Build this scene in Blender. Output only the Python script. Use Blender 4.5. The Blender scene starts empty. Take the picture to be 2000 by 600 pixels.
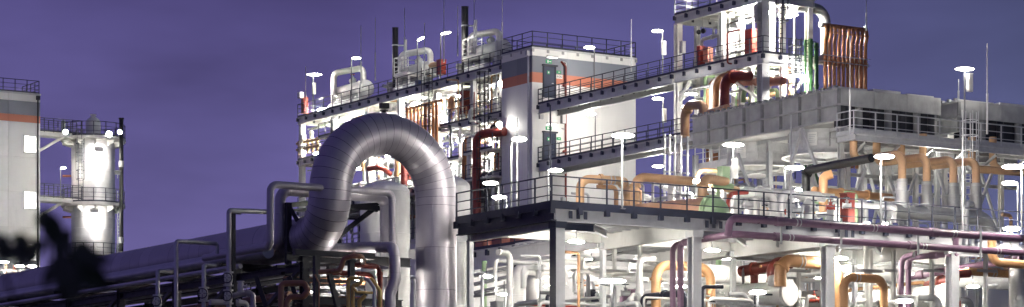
import bpy, math, random
from mathutils import Vector as V, Matrix
R = math.radians
rnd = random.Random(7)
sc = bpy.context.scene
col = sc.collection

# ---------------------------------------------------------------- camera
# plant axes are the world axes: +x runs away to the right, +y runs away to the left
TH = R(32.4); CT, ST = math.cos(TH), math.sin(TH)
F = 5080.0      # focal length in photograph pixels (2000 wide)
HZ = 960.0      # row of the horizon in the photograph
E = 1.7         # eye height
cam_d = bpy.data.cameras.new('camera')
cam = bpy.data.objects.new('camera', cam_d); col.objects.link(cam)
cam.location = (0, 0, E); cam.rotation_euler = (R(90), 0, -TH)
cam_d.sensor_width = 36; cam_d.lens = 36 * F / 2000; cam_d.shift_y = (HZ - 300) / 2000
cam_d.clip_start = .1; cam_d.clip_end = 4000
cam_d.dof.use_dof = True; cam_d.dof.focus_distance = 140; cam_d.dof.aperture_fstop = 4.6
sc.camera = cam

# ---------------------------------------------------------------- dusk sky
SKY_STRENGTH = 1.3
w = bpy.data.worlds.new('World'); sc.world = w; w.use_nodes = True
nt = w.node_tree; nt.nodes.clear()
N = nt.nodes.new; L = nt.links.new
out = N('ShaderNodeOutputWorld'); bg = N('ShaderNodeBackground')
tc = N('ShaderNodeTexCoord'); sep = N('ShaderNodeSeparateXYZ'); L(tc.outputs['Generated'], sep.inputs[0])
ramp = N('ShaderNodeValToRGB'); L(sep.outputs['Z'], ramp.inputs[0])
el = ramp.color_ramp.elements
el[0].position = 0.0; el[0].color = (.150, .128, .305, 1)
el[1].position = 1.0; el[1].color = (.050, .042, .120, 1)
for p, c in ((.08, (.122, .103, .270, 1)), (.13, (.098, .084, .232, 1)), (.19, (.074, .062, .190, 1)), (.4, (.058, .050, .145, 1))):
    e = el.new(p); e.color = c
# bluer and greyer towards the right of the view
dot = N('ShaderNodeVectorMath'); dot.operation = 'DOT_PRODUCT'; L(tc.outputs['Generated'], dot.inputs[0])
dot.inputs[1].default_value = (CT, -ST, 0)
mr = N('ShaderNodeMapRange'); L(dot.outputs['Value'], mr.inputs[0])
mr.inputs[1].default_value = -.05; mr.inputs[2].default_value = .25
tint = N('ShaderNodeMix'); tint.data_type = 'RGBA'; tint.blend_type = 'MULTIPLY'
L(mr.outputs[0], tint.inputs[0]); L(ramp.outputs[0], tint.inputs[6]); tint.inputs[7].default_value = (.62, .88, .63, 1)
# soft dusk cloud
mp = N('ShaderNodeMapping'); L(tc.outputs['Generated'], mp.inputs[0]); mp.inputs['Scale'].default_value = (1, 1, 3.2)
nz = N('ShaderNodeTexNoise'); L(mp.outputs[0], nz.inputs[0]); nz.inputs['Scale'].default_value = 6; nz.inputs['Detail'].default_value = 4; nz.inputs['Roughness'].default_value = .5
mr2 = N('ShaderNodeMapRange'); L(nz.outputs[0], mr2.inputs[0])
mr2.inputs[1].default_value = .3; mr2.inputs[2].default_value = .72; mr2.inputs[3].default_value = .70; mr2.inputs[4].default_value = 1.28
cl = N('ShaderNodeVectorMath'); cl.operation = 'SCALE'; L(tint.outputs[2], cl.inputs[0]); L(mr2.outputs[0], cl.inputs[3])
sky = N('ShaderNodeTexSky'); sky.sky_type = 'NISHITA'; sky.sun_disc = False
sky.sun_elevation = R(-4); sky.sun_rotation = R(200)
sk = N('ShaderNodeVectorMath'); sk.operation = 'SCALE'; L(sky.outputs[0], sk.inputs[0]); sk.inputs[3].default_value = .05
ad = N('ShaderNodeVectorMath'); ad.operation = 'ADD'; L(cl.outputs[0], ad.inputs[0]); L(sk.outputs[0], ad.inputs[1])
L(ad.outputs[0], bg.inputs[0]); bg.inputs[1].default_value = SKY_STRENGTH; L(bg.outputs[0], out.inputs[0])

sc.view_settings.view_transform = 'Standard'; sc.view_settings.look = 'None'
sc.view_settings.exposure = 0; sc.view_settings.gamma = 1; sc.view_settings.use_curve_mapping = False
cy = sc.cycles
cy.use_denoising = True; cy.use_light_tree = True; cy.max_bounces = 6; cy.diffuse_bounces = 3; cy.glossy_bounces = 3
cy.transmission_bounces = 3; cy.sample_clamp_indirect = 6; cy.caustics_reflective = False; cy.caustics_refractive = False
LAMP = 5800.0    # radiance of the plant's lamps

# ---------------------------------------------------------------- pixel + depth -> world
def W(u, v, s):
    X = (u - 1000) / s; Y = F / s
    return V((CT * X + ST * Y, -ST * X + CT * Y, E + (HZ - v) / s))
def ray(u, v):
    X = (u - 1000) / F
    return V((CT * X + ST, -ST * X + CT, (HZ - v) / F))
def Wx(u, v, x): d = ray(u, v); t = x / d.x; return V((x, d.y * t, E + d.z * t))
def Wy(u, v, y): d = ray(u, v); t = y / d.y; return V((d.x * t, y, E + d.z * t))
def Wz(u, v, z): d = ray(u, v); t = (z - E) / d.z; return V((d.x * t, d.y * t, z))

# ---------------------------------------------------------------- materials
MATS = {}
def mat(name, c, rough=.5, metal=0.0, var=.12, scale=3.0, bump=0.0, streak=0.0, dirt=None, spec=.5):
    m = bpy.data.materials.new(name); m.use_nodes = True; t = m.node_tree; b = t.nodes['Principled BSDF']
    b.inputs['Roughness'].default_value = rough; b.inputs['Metallic'].default_value = metal
    b.inputs['Specular IOR Level'].default_value = spec
    g = t.nodes.new('ShaderNodeNewGeometry')
    n = t.nodes.new('ShaderNodeTexNoise'); n.inputs['Scale'].default_value = scale; n.inputs['Detail'].default_value = 6
    mpp = t.nodes.new('ShaderNodeMapping'); t.links.new(g.outputs['Position'], mpp.inputs[0])
    if streak: mpp.inputs['Scale'].default_value = (1, 1, streak)
    t.links.new(mpp.outputs[0], n.inputs[0])
    oi = t.nodes.new('ShaderNodeObjectInfo')
    mr = t.nodes.new('ShaderNodeMapRange'); t.links.new(n.outputs[0], mr.inputs[0])
    mr.inputs[1].default_value = .3; mr.inputs[2].default_value = .7; mr.inputs[3].default_value = 1 - var; mr.inputs[4].default_value = 1 + var
    mo = t.nodes.new('ShaderNodeMath'); mo.operation = 'MULTIPLY_ADD'
    t.links.new(oi.outputs['Random'], mo.inputs[0]); mo.inputs[1].default_value = .16; mo.inputs[2].default_value = .92
    mm = t.nodes.new('ShaderNodeMath'); mm.operation = 'MULTIPLY'; t.links.new(mr.outputs[0], mm.inputs[0]); t.links.new(mo.outputs[0], mm.inputs[1])
    sc_ = t.nodes.new('ShaderNodeVectorMath'); sc_.operation = 'SCALE'; sc_.inputs[0].default_value = c; t.links.new(mm.outputs[0], sc_.inputs[3])
    src = sc_.outputs[0]
    if dirt:
        n2 = t.nodes.new('ShaderNodeTexNoise'); n2.inputs['Scale'].default_value = 1.1; n2.inputs['Detail'].default_value = 8; n2.inputs['Roughness'].default_value = .7
        mp2 = t.nodes.new('ShaderNodeMapping'); mp2.inputs['Scale'].default_value = (1.5, 1.5, .35); t.links.new(g.outputs['Position'], mp2.inputs[0]); t.links.new(mp2.outputs[0], n2.inputs[0])
        r2 = t.nodes.new('ShaderNodeMapRange'); t.links.new(n2.outputs[0], r2.inputs[0]); r2.inputs[1].default_value = .52; r2.inputs[2].default_value = .74; r2.inputs[4].default_value = .55
        mx = t.nodes.new('ShaderNodeMix'); mx.data_type = 'RGBA'; t.links.new(r2.outputs[0], mx.inputs[0]); t.links.new(src, mx.inputs[6]); mx.inputs[7].default_value = (*dirt, 1)
        src = mx.outputs[2]
    t.links.new(src, b.inputs['Base Color'])
    rr = t.nodes.new('ShaderNodeMapRange'); t.links.new(n.outputs[0], rr.inputs[0]); rr.inputs[1].default_value = .3; rr.inputs[2].default_value = .7
    rr.inputs[3].default_value = max(0, rough - .1); rr.inputs[4].default_value = min(1, rough + .12); t.links.new(rr.outputs[0], b.inputs['Roughness'])
    if bump:
        bp = t.nodes.new('ShaderNodeBump'); bp.inputs['Strength'].default_value = bump; bp.inputs['Distance'].default_value = .02
        t.links.new(n.outputs[0], bp.inputs['Height']); t.links.new(bp.outputs[0], b.inputs['Normal'])
    MATS[name] = m
def emit(name, c, k, lens=False):
    m = bpy.data.materials.new(name); m.use_nodes = True; t = m.node_tree; b = t.nodes['Principled BSDF']
    b.inputs['Base Color'].default_value = (.8, .8, .8, 1); b.inputs['Emission Color'].default_value = (*c, 1); b.inputs['Emission Strength'].default_value = k
    if lens:        # soft glow painted into the emission: hottest at mid-height, fading to the edges ('core' is stored on the lens mesh)
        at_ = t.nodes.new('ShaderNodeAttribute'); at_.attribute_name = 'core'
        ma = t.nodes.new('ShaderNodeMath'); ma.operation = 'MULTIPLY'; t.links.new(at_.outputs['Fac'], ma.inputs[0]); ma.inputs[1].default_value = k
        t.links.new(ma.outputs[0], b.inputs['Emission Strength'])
    MATS[name] = m
mat('cladding', (.42, .40, .445), .47, .55, .09, 1.6, .12, dirt=(.38, .36, .40))
mat('shell_silver', (.62, .62, .63), .42, .5, .08, 2.2, .1)
mat('cladding_dull', (.40, .40, .44), .42, .85, .12, 2.0, .15)
mat('galv', (.46, .47, .48), .5, .25, .12, 4)
mat('galv_dull', (.35, .355, .355), .5, .3, .18, 1.6, dirt=(.19, .19, .19))
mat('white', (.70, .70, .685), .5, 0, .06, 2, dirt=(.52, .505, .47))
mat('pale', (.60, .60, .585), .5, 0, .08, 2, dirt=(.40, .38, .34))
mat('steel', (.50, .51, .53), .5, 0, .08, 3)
mat('deck_pale', (.56, .56, .54), .6, 0, .10, 2.5, dirt=(.34, .33, .31))
mat('navy', (.020, .024, .046), .45, 0, .15, 4)
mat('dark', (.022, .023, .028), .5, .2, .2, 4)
mat('black', (.012, .012, .013), .4, 0, .2, 4)
mat('rail', (.030, .034, .055), .45, .2, .15, 4)
mat('rail_galv', (.42, .43, .45), .45, .3, .1, 4)
mat('orange', (.52, .285, .135), .38, 0, .10, 2, dirt=(.40, .21, .10))
mat('tan', (.56, .345, .19), .42, 0, .10, 2, dirt=(.38, .24, .14))
mat('ochre', (.44, .215, .045), .42, 0, .10, 2)
mat('brown', (.33, .135, .045), .45, 0, .18, 3, dirt=(.18, .08, .04))
mat('copper', (.26, .12, .065), .35, 0, .12, 3)
mat('yellow', (.50, .33, .09), .45, 0, .12, 3)
mat('red', (.19, .026, .018), .4, 0, .12, 2, dirt=(.11, .03, .025))
mat('redbright', (.34, .045, .03), .4, 0, .1, 2)
mat('pole', (.20, .205, .215), .5, .2, .1, 3)
mat('galv_rib', (.20, .205, .21), .5, .3, .15, 3)
mat('brownpale', (.33, .19, .125), .45, 0, .1, 2)
mat('salmon', (.40, .14, .095), .45, 0, .1, 2)
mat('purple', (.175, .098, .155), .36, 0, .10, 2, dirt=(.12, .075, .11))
mat('lilac', (.29, .18, .265), .4, 0, .1, 2)  # purple with bright lamplight painted into the colour
mat('green', (.30, .44, .25), .42, 0, .10, 2)
mat('darkgreen', (.022, .085, .022), .4, 0, .12, 2)
mat('blue', (.03, .05, .16), .4, 0, .1, 2)
mat('wall_white', (.74, .74, .73), .55, 0, .03, .6, dirt=(.62, .62, .61))
mat('wall_grey', (.19, .21, .25), .55, 0, .05, .8)
mat('wall_orange', (.56, .20, .125), .55, 0, .05, .8)
mat('greywhite', (.56, .56, .56), .5, .1, .06, 2)
mat('leaf', (.016, .028, .010), .5, 0, .3, 20)
mat('bark', (.05, .04, .03), .8, 0, .3, 30)
mat('ground', (.16, .155, .15), .9, 0, .25, .4, .3)
mat('sign_green', (.02, .33, .12), .5, 0, .02, 1)
mat('door', (.035, .045, .085), .4, 0, .08, 2)
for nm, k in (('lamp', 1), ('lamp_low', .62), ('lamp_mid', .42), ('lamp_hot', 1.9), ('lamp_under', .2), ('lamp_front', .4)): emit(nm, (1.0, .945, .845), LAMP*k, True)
emit('lamp_small', (1.0, .96, .88), 240)
emit('lamp_flood', (1.0, .96, .88), 380)
emit('window', (1.0, .98, .93), 3.0)

# ---------------------------------------------------------------- mesh kit
class MB:
    def __init__(s): s.v = []; s.f = []
    def quadbox(s, a, b):
        i = len(s.v)
        s.v += a + b
        s.f += [(i, i+3, i+2, i+1), (i+4, i+5, i+6, i+7)] + [(i+k, i+(k+1) % 4, i+4+(k+1) % 4, i+4+k) for k in range(4)]
        return s
    def box(s, x0, x1, y0, y1, z0, z1):
        return s.quadbox([V((x0, y0, z0)), V((x1, y0, z0)), V((x1, y1, z0)), V((x0, y1, z0))], [V((x0, y0, z1)), V((x1, y0, z1)), V((x1, y1, z1)), V((x0, y1, z1))])
    def cbox(s, c, sx, sy, sz): return s.box(c[0]-sx/2, c[0]+sx/2, c[1]-sy/2, c[1]+sy/2, c[2]-sz/2, c[2]+sz/2)
    def bar(s, p, q, w, h=None, up=None):
        h = h or w; p = V(p); q = V(q); d = (q - p).normalized()
        up = V(up) if up else (V((0, 0, 1)) if abs(d.z) < .95 else V((0, 1, 0)))
        a = d.cross(up).normalized(); b = a.cross(d).normalized()
        o = [(-1, -1), (1, -1), (1, 1), (-1, 1)]
        return s.quadbox([p + a*w/2*i + b*h/2*j for i, j in o], [q + a*w/2*i + b*h/2*j for i, j in o])
    def prism(s, prof, p, q, up=None):
        p = V(p); q = V(q); d = (q - p).normalized()
        up = V(up) if up else (V((0, 0, 1)) if abs(d.z) < .95 else V((0, 1, 0)))
        a = d.cross(up).normalized(); b = a.cross(d).normalized(); n = len(prof); i = len(s.v)
        s.v += [p + a*x + b*y for x, y in prof] + [q + a*x + b*y for x, y in prof]
        s.f += [tuple(range(i+n-1, i-1, -1)), tuple(range(i+n, i+2*n))] + [(i+k, i+(k+1) % n, i+n+(k+1) % n, i+n+k) for k in range(n)]
        return s
    def hsec(s, p, q, w, h, t=None, up=None):
        t = t or .07 * max(w, h); a = w/2; b = h/2; c = t*.4
        return s.prism([(-a, -b), (a, -b), (a, -b+t), (c, -b+t), (c, b-t), (a, b-t), (a, b), (-a, b), (-a, b-t), (-c, b-t), (-c, -b+t), (-a, -b+t)], p, q, up)
    def rings(s, rings, cap=True):
        i = len(s.v); n = len(rings[0])
        for r in rings: s.v += r
        for k in range(len(rings)-1):
            for j in range(n):
                s.f.append((i+k*n+j, i+k*n+(j+1) % n, i+(k+1)*n+(j+1) % n, i+(k+1)*n+j))
        if cap:
            s.f.append(tuple(range(i+n-1, i-1, -1))); m = i+(len(rings)-1)*n; s.f.append(tuple(range(m, m+n)))
        return s
    def tube(s, path, r, n=12, cap=True, radii=None):
        path = [V(p) for p in path]; fr = frames(path); rs = []
        for k, p in enumerate(path):
            a, b = fr[k]; rr = radii[k] if radii else r
            rs.append([p + (a*math.cos(2*math.pi*j/n) + b*math.sin(2*math.pi*j/n))*rr for j in range(n)])
        return s.rings(rs, cap)
    def lathe(s, base, axis, prof, n=24, cap=True):
        base = V(base); d = V(axis).normalized()
        a = d.cross(V((0, 0, 1)) if abs(d.z) < .9 else V((1, 0, 0))).normalized(); b = d.cross(a)
        rs = [[base + d*h + (a*math.cos(2*math.pi*j/n) + b*math.sin(2*math.pi*j/n))*max(r, .002) for j in range(n)] for h, r in prof]
        return s.rings(rs, cap)
def frames(path):
    T_ = []
    for k in range(len(path)):
        if k == 0: d = path[1]-path[0]
        elif k == len(path)-1: d = path[-1]-path[-2]
        else: d = (path[k+1]-path[k]).normalized() + (path[k]-path[k-1]).normalized()
        T_.append(d.normalized())
    d = T_[0]; a = d.cross(V((0, 0, 1)) if abs(d.z) < .9 else V((0, 1, 0))).normalized(); o = []
    for d in T_:
        a = (a - d*a.dot(d)).normalized(); o.append((a, d.cross(a)))
    return o
def bend(pts, r, n=7):
    pts = [V(p) for p in pts]; o = [pts[0]]
    for k in range(1, len(pts)-1):
        p, q, t = pts[k-1], pts[k], pts[k+1]; a = (p-q); b = (t-q); la, lb = a.length, b.length; a.normalize(); b.normalize()
        ang = a.angle(b)
        if ang > 3.05: o.append(q); continue
        d = min(r/math.tan(ang/2), la*.48, lb*.48); rr = d*math.tan(ang/2)
        c = q + (a+b).normalized()*(rr/math.sin(ang/2)); s_ = q+a*d-c; e_ = q+b*d-c
        tot = s_.angle(e_); ax = s_.cross(e_).normalized(); m = max(2, int(n*tot/1.57+.5))
        for i in range(m+1): o.append(c + Matrix.Rotation(tot*i/m, 3, ax) @ s_)
    o.append(pts[-1]); return o

class T:                                             # a top-level thing
    def __init__(s, name, label, cat, org, group=None, kind=None):
        s.name = name; s.org = V(org); s.o = None; s.meta = (label, cat, group, kind)
    def root(s):
        if s.o is None:
            s.o = bpy.data.objects.new(s.name, None); s.o.empty_display_size = .2; col.objects.link(s.o); s.o.location = s.org; s.tag()
        return s.o
    def tag(s):
        l, c, g, k = s.meta
        if l: s.o['label'] = l
        if c: s.o['category'] = c
        if g: s.o['group'] = g
        if k: s.o['kind'] = k
    def part(s, name, mb, m, parent=None, smooth=True, label=None):
        r = s.root(); me = mesh(name, mb, m, s.org, smooth)
        o = bpy.data.objects.new(name, me); col.objects.link(o); o.parent = parent or r
        if label: o['label'] = label
        return o
    def inst(s, name, me, loc, parent=None, rot=None):
        o = bpy.data.objects.new(name, me); s.root(); col.objects.link(o); o.parent = parent or s.o; o.location = V(loc) - s.org
        if rot: o.rotation_euler = rot
        return o
    def sub(s, name):
        o = bpy.data.objects.new(name, None); o.empty_display_size = .2; col.objects.link(o); o.parent = s.root(); return o
    def single(s, mb, m, smooth=True):
        me = mesh(s.name, mb, m, s.org, smooth); s.o = bpy.data.objects.new(s.name, me); col.objects.link(s.o); s.o.location = s.org; s.tag(); return s.o
def mesh(name, mb, m, org, smooth=True):
    me = bpy.data.meshes.new(name); me.from_pydata([tuple(p-org) for p in mb.v], [], mb.f)
    me.materials.append(MATS[m]); me.update()
    if smooth:
        me.polygons.foreach_set('use_smooth', [True]*len(me.polygons)); me.set_sharp_from_angle(angle=R(38))
    return me
_cache = {}
def shared(key, fn, m, smooth=True):
    if (key, m) not in _cache: _cache[(key, m)] = mesh(key[0] if isinstance(key, tuple) else key, fn(), m, V((0, 0, 0)), smooth)
    return _cache[(key, m)]

# ---------------------------------------------------------------- kits
def guard(t, pts, m='rail', h=1.1, step=1.5, bracket='navy', toe=True, rails=3, th=.05):
    g = t.sub('guard_rail'); pts = [V(p) for p in pts]
    def post_mesh():
        mb = MB().box(-th/2, th/2, -th/2, th/2, -.05, h)
        return mb
    pm = shared(('post', round(h, 2), th), post_mesh, m, False)
    bm_ = shared('post_bracket', lambda: MB().box(-.10, .10, -.10, .10, -.34, -.05), bracket, False) if bracket else None
    for k in range(len(pts)-1):
        a, b = pts[k], pts[k+1]; n = max(1, round((b-a).length/step))
        for i in range(n + (1 if k == len(pts)-2 else 0)):
            p = a.lerp(b, i/n); po = t.inst('post', pm, p, g)
            if bm_: t.inst('post_bracket', bm_, p, g)
        for j in range(rails):
            z = V((0, 0, h*(1 - j/rails)))
            t.part('rail', MB().bar(a+z, b+z, th*.9 if j == 0 else th*.62), m, g, False)
        if toe: t.part('toe_board', MB().bar(a+V((0, 0, .08)), b+V((0, 0, .08)), .012, .15), m, g, False)
    return g
def deck(t, x0, x1, y0, y1, z, m='deck_pale', bm_='steel', bh=.5, joist=1.2, along='x', edge='xy', name='deck'):
    d = t.part(name, MB().box(x0, x1, y0, y1, z-.06, z), m, None, False)
    bw = .22; zc = z-.063-bh/2
    if 'x' in edge:
        for x in (x0+bw/2, x1-bw/2): t.part('beam', MB().hsec((x, y0, zc), (x, y1, zc), bw, bh, .035), bm_, None, False)
    if 'y' in edge:
        for y in (y0+bw/2+.003, y1-bw/2-.003): t.part('beam', MB().hsec((x0+bw, y, zc-.002), (x1-bw, y, zc-.002), bw, bh-.006, .035), bm_, None, False)
    if joist:
        if along == 'x':
            n = max(1, int((y1-y0)/joist))
            for i in range(1, n): y = y0+(y1-y0)*i/n; t.part('joist', MB().hsec((x0+bw, y, z-.16), (x1-bw, y, z-.16), .12, .19, .02), m, d, False)
        else:
            n = max(1, int((x1-x0)/joist))
            for i in range(1, n): x = x0+(x1-x0)*i/n; t.part('joist', MB().hsec((x, y0+bw, z-.16), (x, y1-bw, z-.16), .12, .19, .02), m, d, False)
    return d
def column(t, x, y, z0, z1, w=.36, m='steel'):
    return t.part('column', MB().hsec((x, y, z0), (x, y, z1), w, w, .035, (0, 1, 0)), m, None, False)
def flange(t, p, d, r, m, k=1.35, th=.12, parent=None, name='flange'):
    d = V(d).normalized(); p = V(p)
    return t.part(name, MB().lathe(p-d*th/2, d, [(0, r*k), (th*.42, r*k), (th*.42, r*k*.93), (th*.58, r*k*.93), (th*.58, r*k), (th, r*k)], 20), m, parent)
def pipe(label, pts, r, m, br=None, name='process_pipe', cat='pipe', flanges=(), clamps=(), seams=0, group=None, n=14, fm=None, sleeves=()):
    pts = [V(p) for p in pts]; path = bend(pts, br if br is not None else r*2.6) if len(pts) > 2 else pts
    t = T(name, label, cat, path[0], group); mb = MB().tube(path, r, n)
    if not (flanges or clamps or seams or sleeves): t.single(mb, m); return t
    run = t.part('pipe_run', mb, m)
    cum = [0]
    for a, b in zip(path, path[1:]): cum.append(cum[-1]+(b-a).length)
    def at(f):
        x = f*cum[-1]
        for k in range(len(path)-1):
            if cum[k+1] >= x: break
        q = (x-cum[k])/max(1e-6, cum[k+1]-cum[k]); return path[k].lerp(path[k+1], q), (path[k+1]-path[k]).normalized()
    for f in flanges: p, d = at(f); flange(t, p, d, r, fm or m)
    for f in sleeves: p, d = at(f); t.part('sleeve_coupling', MB().lathe(p-d*.22, d, [(0, r*1.02), (.03, r*1.27), (.41, r*1.27), (.44, r*1.02)], n), m)
    for f in clamps:
        p, d = at(f)
        for q in (-.09, .09): t.part('clamp_band', MB().lathe(p+d*(q-.025), d, [(0, r*1.07), (.05, r*1.07)], n), 'galv', run)
    if seams:
        k = int(cum[-1]/seams)
        for i in range(1, k): p, d = at(i/k); t.part('cladding_joint', MB().lathe(p-d*.02, d, [(0, r*1.005), (.01, r*1.03), (.03, r*1.03), (.04, r*1.005)], n, False), m, run)
    return t
def lamp(label, p, foot=None, L_=1.35, ax=(1, 0, 0), pole='left', pm='galv', box=False, arm=0, wdt=.36, name='area_lamp', hang=0, group=None, dep=.17, lm='lamp', reach=None, bias=.12):
    p = V(p); ax = V(ax).normalized(); sd = V((0, 0, 1)).cross(ax); L_ *= .88; pm = 'pole'
    base = p - V((0, 0, p.z-foot)) if foot is not None else p
    sg = {'left': -1, 'right': 1, 'mid': 0}[pole]
    pt = p + ax*sg*(L_/2 + arm) + (V(reach) if reach else V((0, 0, 0)))
    t = T(name, label, 'lamp', V((pt.x, pt.y, foot if foot is not None else p.z)), group)
    hs = []
    for k in range(15):
        f = -1+2*k/14; hs.append((f, max(.06, (1-abs(f)**2.6)**.5)))
    t.part('housing', MB().rings([[p+ax*f*L_/2+sd*(wdt*.3*c*sx)+V((0, 0, dep*.42*c+z)) for sx, z in ((-1, 0), (1, 0), (.7, .06*c), (-.7, .06*c))] for f, c in hs]), 'greywhite', None, False)
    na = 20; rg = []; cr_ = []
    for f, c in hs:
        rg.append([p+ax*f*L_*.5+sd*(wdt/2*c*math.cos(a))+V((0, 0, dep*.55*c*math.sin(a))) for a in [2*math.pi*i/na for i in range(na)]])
        cr_ += [math.exp(-7.5*abs(f)**3)*math.exp(-7*(c*math.sin(2*math.pi*i/na)+bias)**2)+.0002 for i in range(na)]  # glow falloff painted over the lens
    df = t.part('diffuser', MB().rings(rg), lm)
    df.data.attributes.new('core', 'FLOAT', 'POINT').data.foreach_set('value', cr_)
    if foot is not None:
        pth = [V((pt.x, pt.y, foot)), V((pt.x, pt.y, p.z+.05))]
        if sg or reach: pth.append(p+ax*sg*L_*.38+V((0, 0, .05)))
        t.part('pole', MB().tube(bend(pth, .25) if len(pth) > 2 else pth, .045, 8), pm)
        if box: t.part('ballast_box', MB().cbox((pt.x+.08, pt.y-.03, p.z-1.15), .26, .2, .95), 'white', None, False)
        t.part('base_plate', MB().cbox((pt.x, pt.y, foot+.02), .22, .22, .04), pm, None, False)
    elif hang: t.part('hanger', MB().bar(p+V((0, 0, .08)), p+V((0, 0, hang)), .04), pm, None, False)
    return t
def bulkhead(label, p, r=.16, group=None):
    t = T('bulkhead_lamp', label, 'lamp', p, group); p = V(p); d = V((-ST, -CT, -.3)).normalized()
    t.part('housing', MB().lathe(p+d*-.1, d, [(0, r*.6), (0.03, r), (.10, r)], 14), 'greywhite')
    t.part('diffuser', MB().lathe(p+d*.003, d, [(0, r*.92), (.06, r*.85), (.11, r*.5), (.13, .02)], 14), 'lamp_small')
    return t
def ladder(t, p, z1, w=.45, ax=(1, 0, 0), m='navy', cage=False, out_=(0, -1, 0)):
    p = V(p); ax = V(ax); h = z1-p.z; lad = t.sub('ladder')
    for s in (-1, 1): t.part('stile', MB().bar(p+ax*s*w/2, p+ax*s*w/2+V((0, 0, h)), .06), m, lad, False)
    rm = shared(('rung', w, tuple(ax)), lambda: MB().bar(-ax*w/2, ax*w/2, .035), m, False)
    for i in range(1, int(h/.32)): t.inst('rung', rm, p+V((0, 0, i*.32)), lad)
    if cage:
        o = V(out_)
        pts = [ax*(-w/2-.02), ax*-.38+o*.35, ax*-.2+o*.7, ax*.2+o*.7, ax*.38+o*.35, ax*(w/2+.02)]
        hm = shared(('cage_hoop', tuple(ax), tuple(o)), lambda: MB().tube(pts, .03, 4, True), m, False)
        for i in range(int((h-2.0)/.8)+1): t.inst('cage_hoop', hm, p+V((0, 0, 2.0+i*.8)), lad)
        for q in pts[1:-1]: t.part('cage_bar', MB().bar(p+q+V((0, 0, 2.0)), p+q+V((0, 0, h)), .04), m, lad, False)
    return lad
def rod(label, u, v0, v1, s, m='galv', group='lightning rods'):
    a = W(u, v1, s); b = W(u, v0, s); t = T('lightning_rod', label, 'lightning rod', a, group); h = b.z-a.z
    t.part('mast', MB().tube([a, a+V((0, 0, h*.45))], .055, 8), m)
    t.part('tip', MB().tube([a+V((0, 0, h*.45)), b], .03, 6), m)
    return t
def vessel(label, p, axis, r, Ln, m, name='process_vessel', cat='vessel', dome=.4, bands=2, nozzle=True, n=28, saddle=None, head=None, fl=False):
    """shell with dished heads; p is the middle of the first end"""
    p = V(p); d = V(axis).normalized(); t = T(name, label, cat, p - V((0, 0, r if abs(d.z) < .5 else 0)))
    dm = lambda b, dd: MB().lathe(b, dd, [(0, r), (r*dome*.5, r*.87), (r*dome*.85, r*.53), (r*dome, r*.03)], n)
    t.part('shell', MB().lathe(p, d, [(0, r), (Ln, r)], n), m)
    t.part('head', dm(p, -d), head or m); t.part('head', dm(p+d*Ln, d), m if abs(d.z) < .5 else (head or m))
    for i in range(bands):
        f = (i+.5)/bands; t.part('band', MB().lathe(p+d*(Ln*f-.03), d, [(0, r*1.012), (.06, r*1.012)], n), m)
    if fl: flange(t, p+d*.02, d, r, head or m, 1.12, .22)
    if nozzle:
        q = p+d*Ln*.5; up = V((0, 0, 1)) if abs(d.z) < .5 else V((-ST, -CT, 0))
        nz_ = t.part('nozzle', MB().lathe(q+up*r*.9, up, [(0, r*.22), (r*.35, r*.22)], 12), m); flange(t, q+up*(r*1.27), up, r*.22, m, 1.5, .08, nz_)
    if saddle:
        for f in (.2, .8):
            q = p+d*Ln*f; t.part('saddle', MB().box(q.x-r*.7*abs(d.y)-.12*abs(d.x), q.x+r*.7*abs(d.y)+.12*abs(d.x), q.y-r*.7*abs(d.x)-.12*abs(d.y), q.y+r*.7*abs(d.x)+.12*abs(d.y), saddle, q.z-r*.75), 'steel', None, False)
    return t

# ================================================================ ground
g = T('ground', None, None, (0, 0, 0), None, 'structure')
g.single(MB().box(-1500, 1800, -300, 2500, -.5, 0), 'ground', False)

def cabinet(label, p, sx, sy, sz, m, name='cabinet', cat='cabinet', group=None):
    p = V(p); t = T(name, label, cat, p, group)
    t.part('body', MB().cbox((p.x, p.y, p.z+sz/2), sx, sy, sz), m, None, False)
    t.part('door', MB().box(p.x-sx/2-.025, p.x-sx/2-.003, p.y-sy*.44, p.y+sy*.44, p.z+sz*.06, p.z+sz*.94), m, None, False)
    t.part('door', MB().box(p.x-sx*.44, p.x+sx*.44, p.y-sy/2-.025, p.y-sy/2-.003, p.z+sz*.06, p.z+sz*.94), m, None, False)
    t.part('top_cap', MB().cbox((p.x, p.y, p.z+sz+.025), sx*1.12, sy*1.12, .04), m, None, False)
    return t
def valve(label, p, d, r, m='galv', wheel='rail', stem=(0, 0, 1), group=None):
    p = V(p); d = V(d).normalized(); st = V(stem).normalized(); t = T('valve', label, 'valve', p, group)
    b = t.part('body', MB().lathe(p-d*r*2.2, d, [(0, r*1.6), (r*.4, r*1.6), (r*.4, r), (r*1.4, r*1.3), (r*3, r*1.3), (r*4, r), (r*4, r*1.6), (r*4.4, r*1.6)], 14), m)
    t.part('bonnet', MB().lathe(p, st, [(0, r*.9), (r*2.2, r*.7), (r*2.2, r*1.1), (r*2.5, r*1.1), (r*2.5, r*.25), (r*4.2, r*.25)], 12), m)
    q = p+st*r*4.0; a = st.cross(d).normalized(); ring = [q+(a*math.cos(k*math.pi/6)+d*math.sin(k*math.pi/6))*r*1.5 for k in range(13)]
    wmb = MB().tube(ring, r*.16, 6, False)
    for k in range(2): wmb.bar(ring[k*3], ring[k*3+6], r*.14)
    t.part('handwheel', wmb, wheel)
    return t

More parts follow.
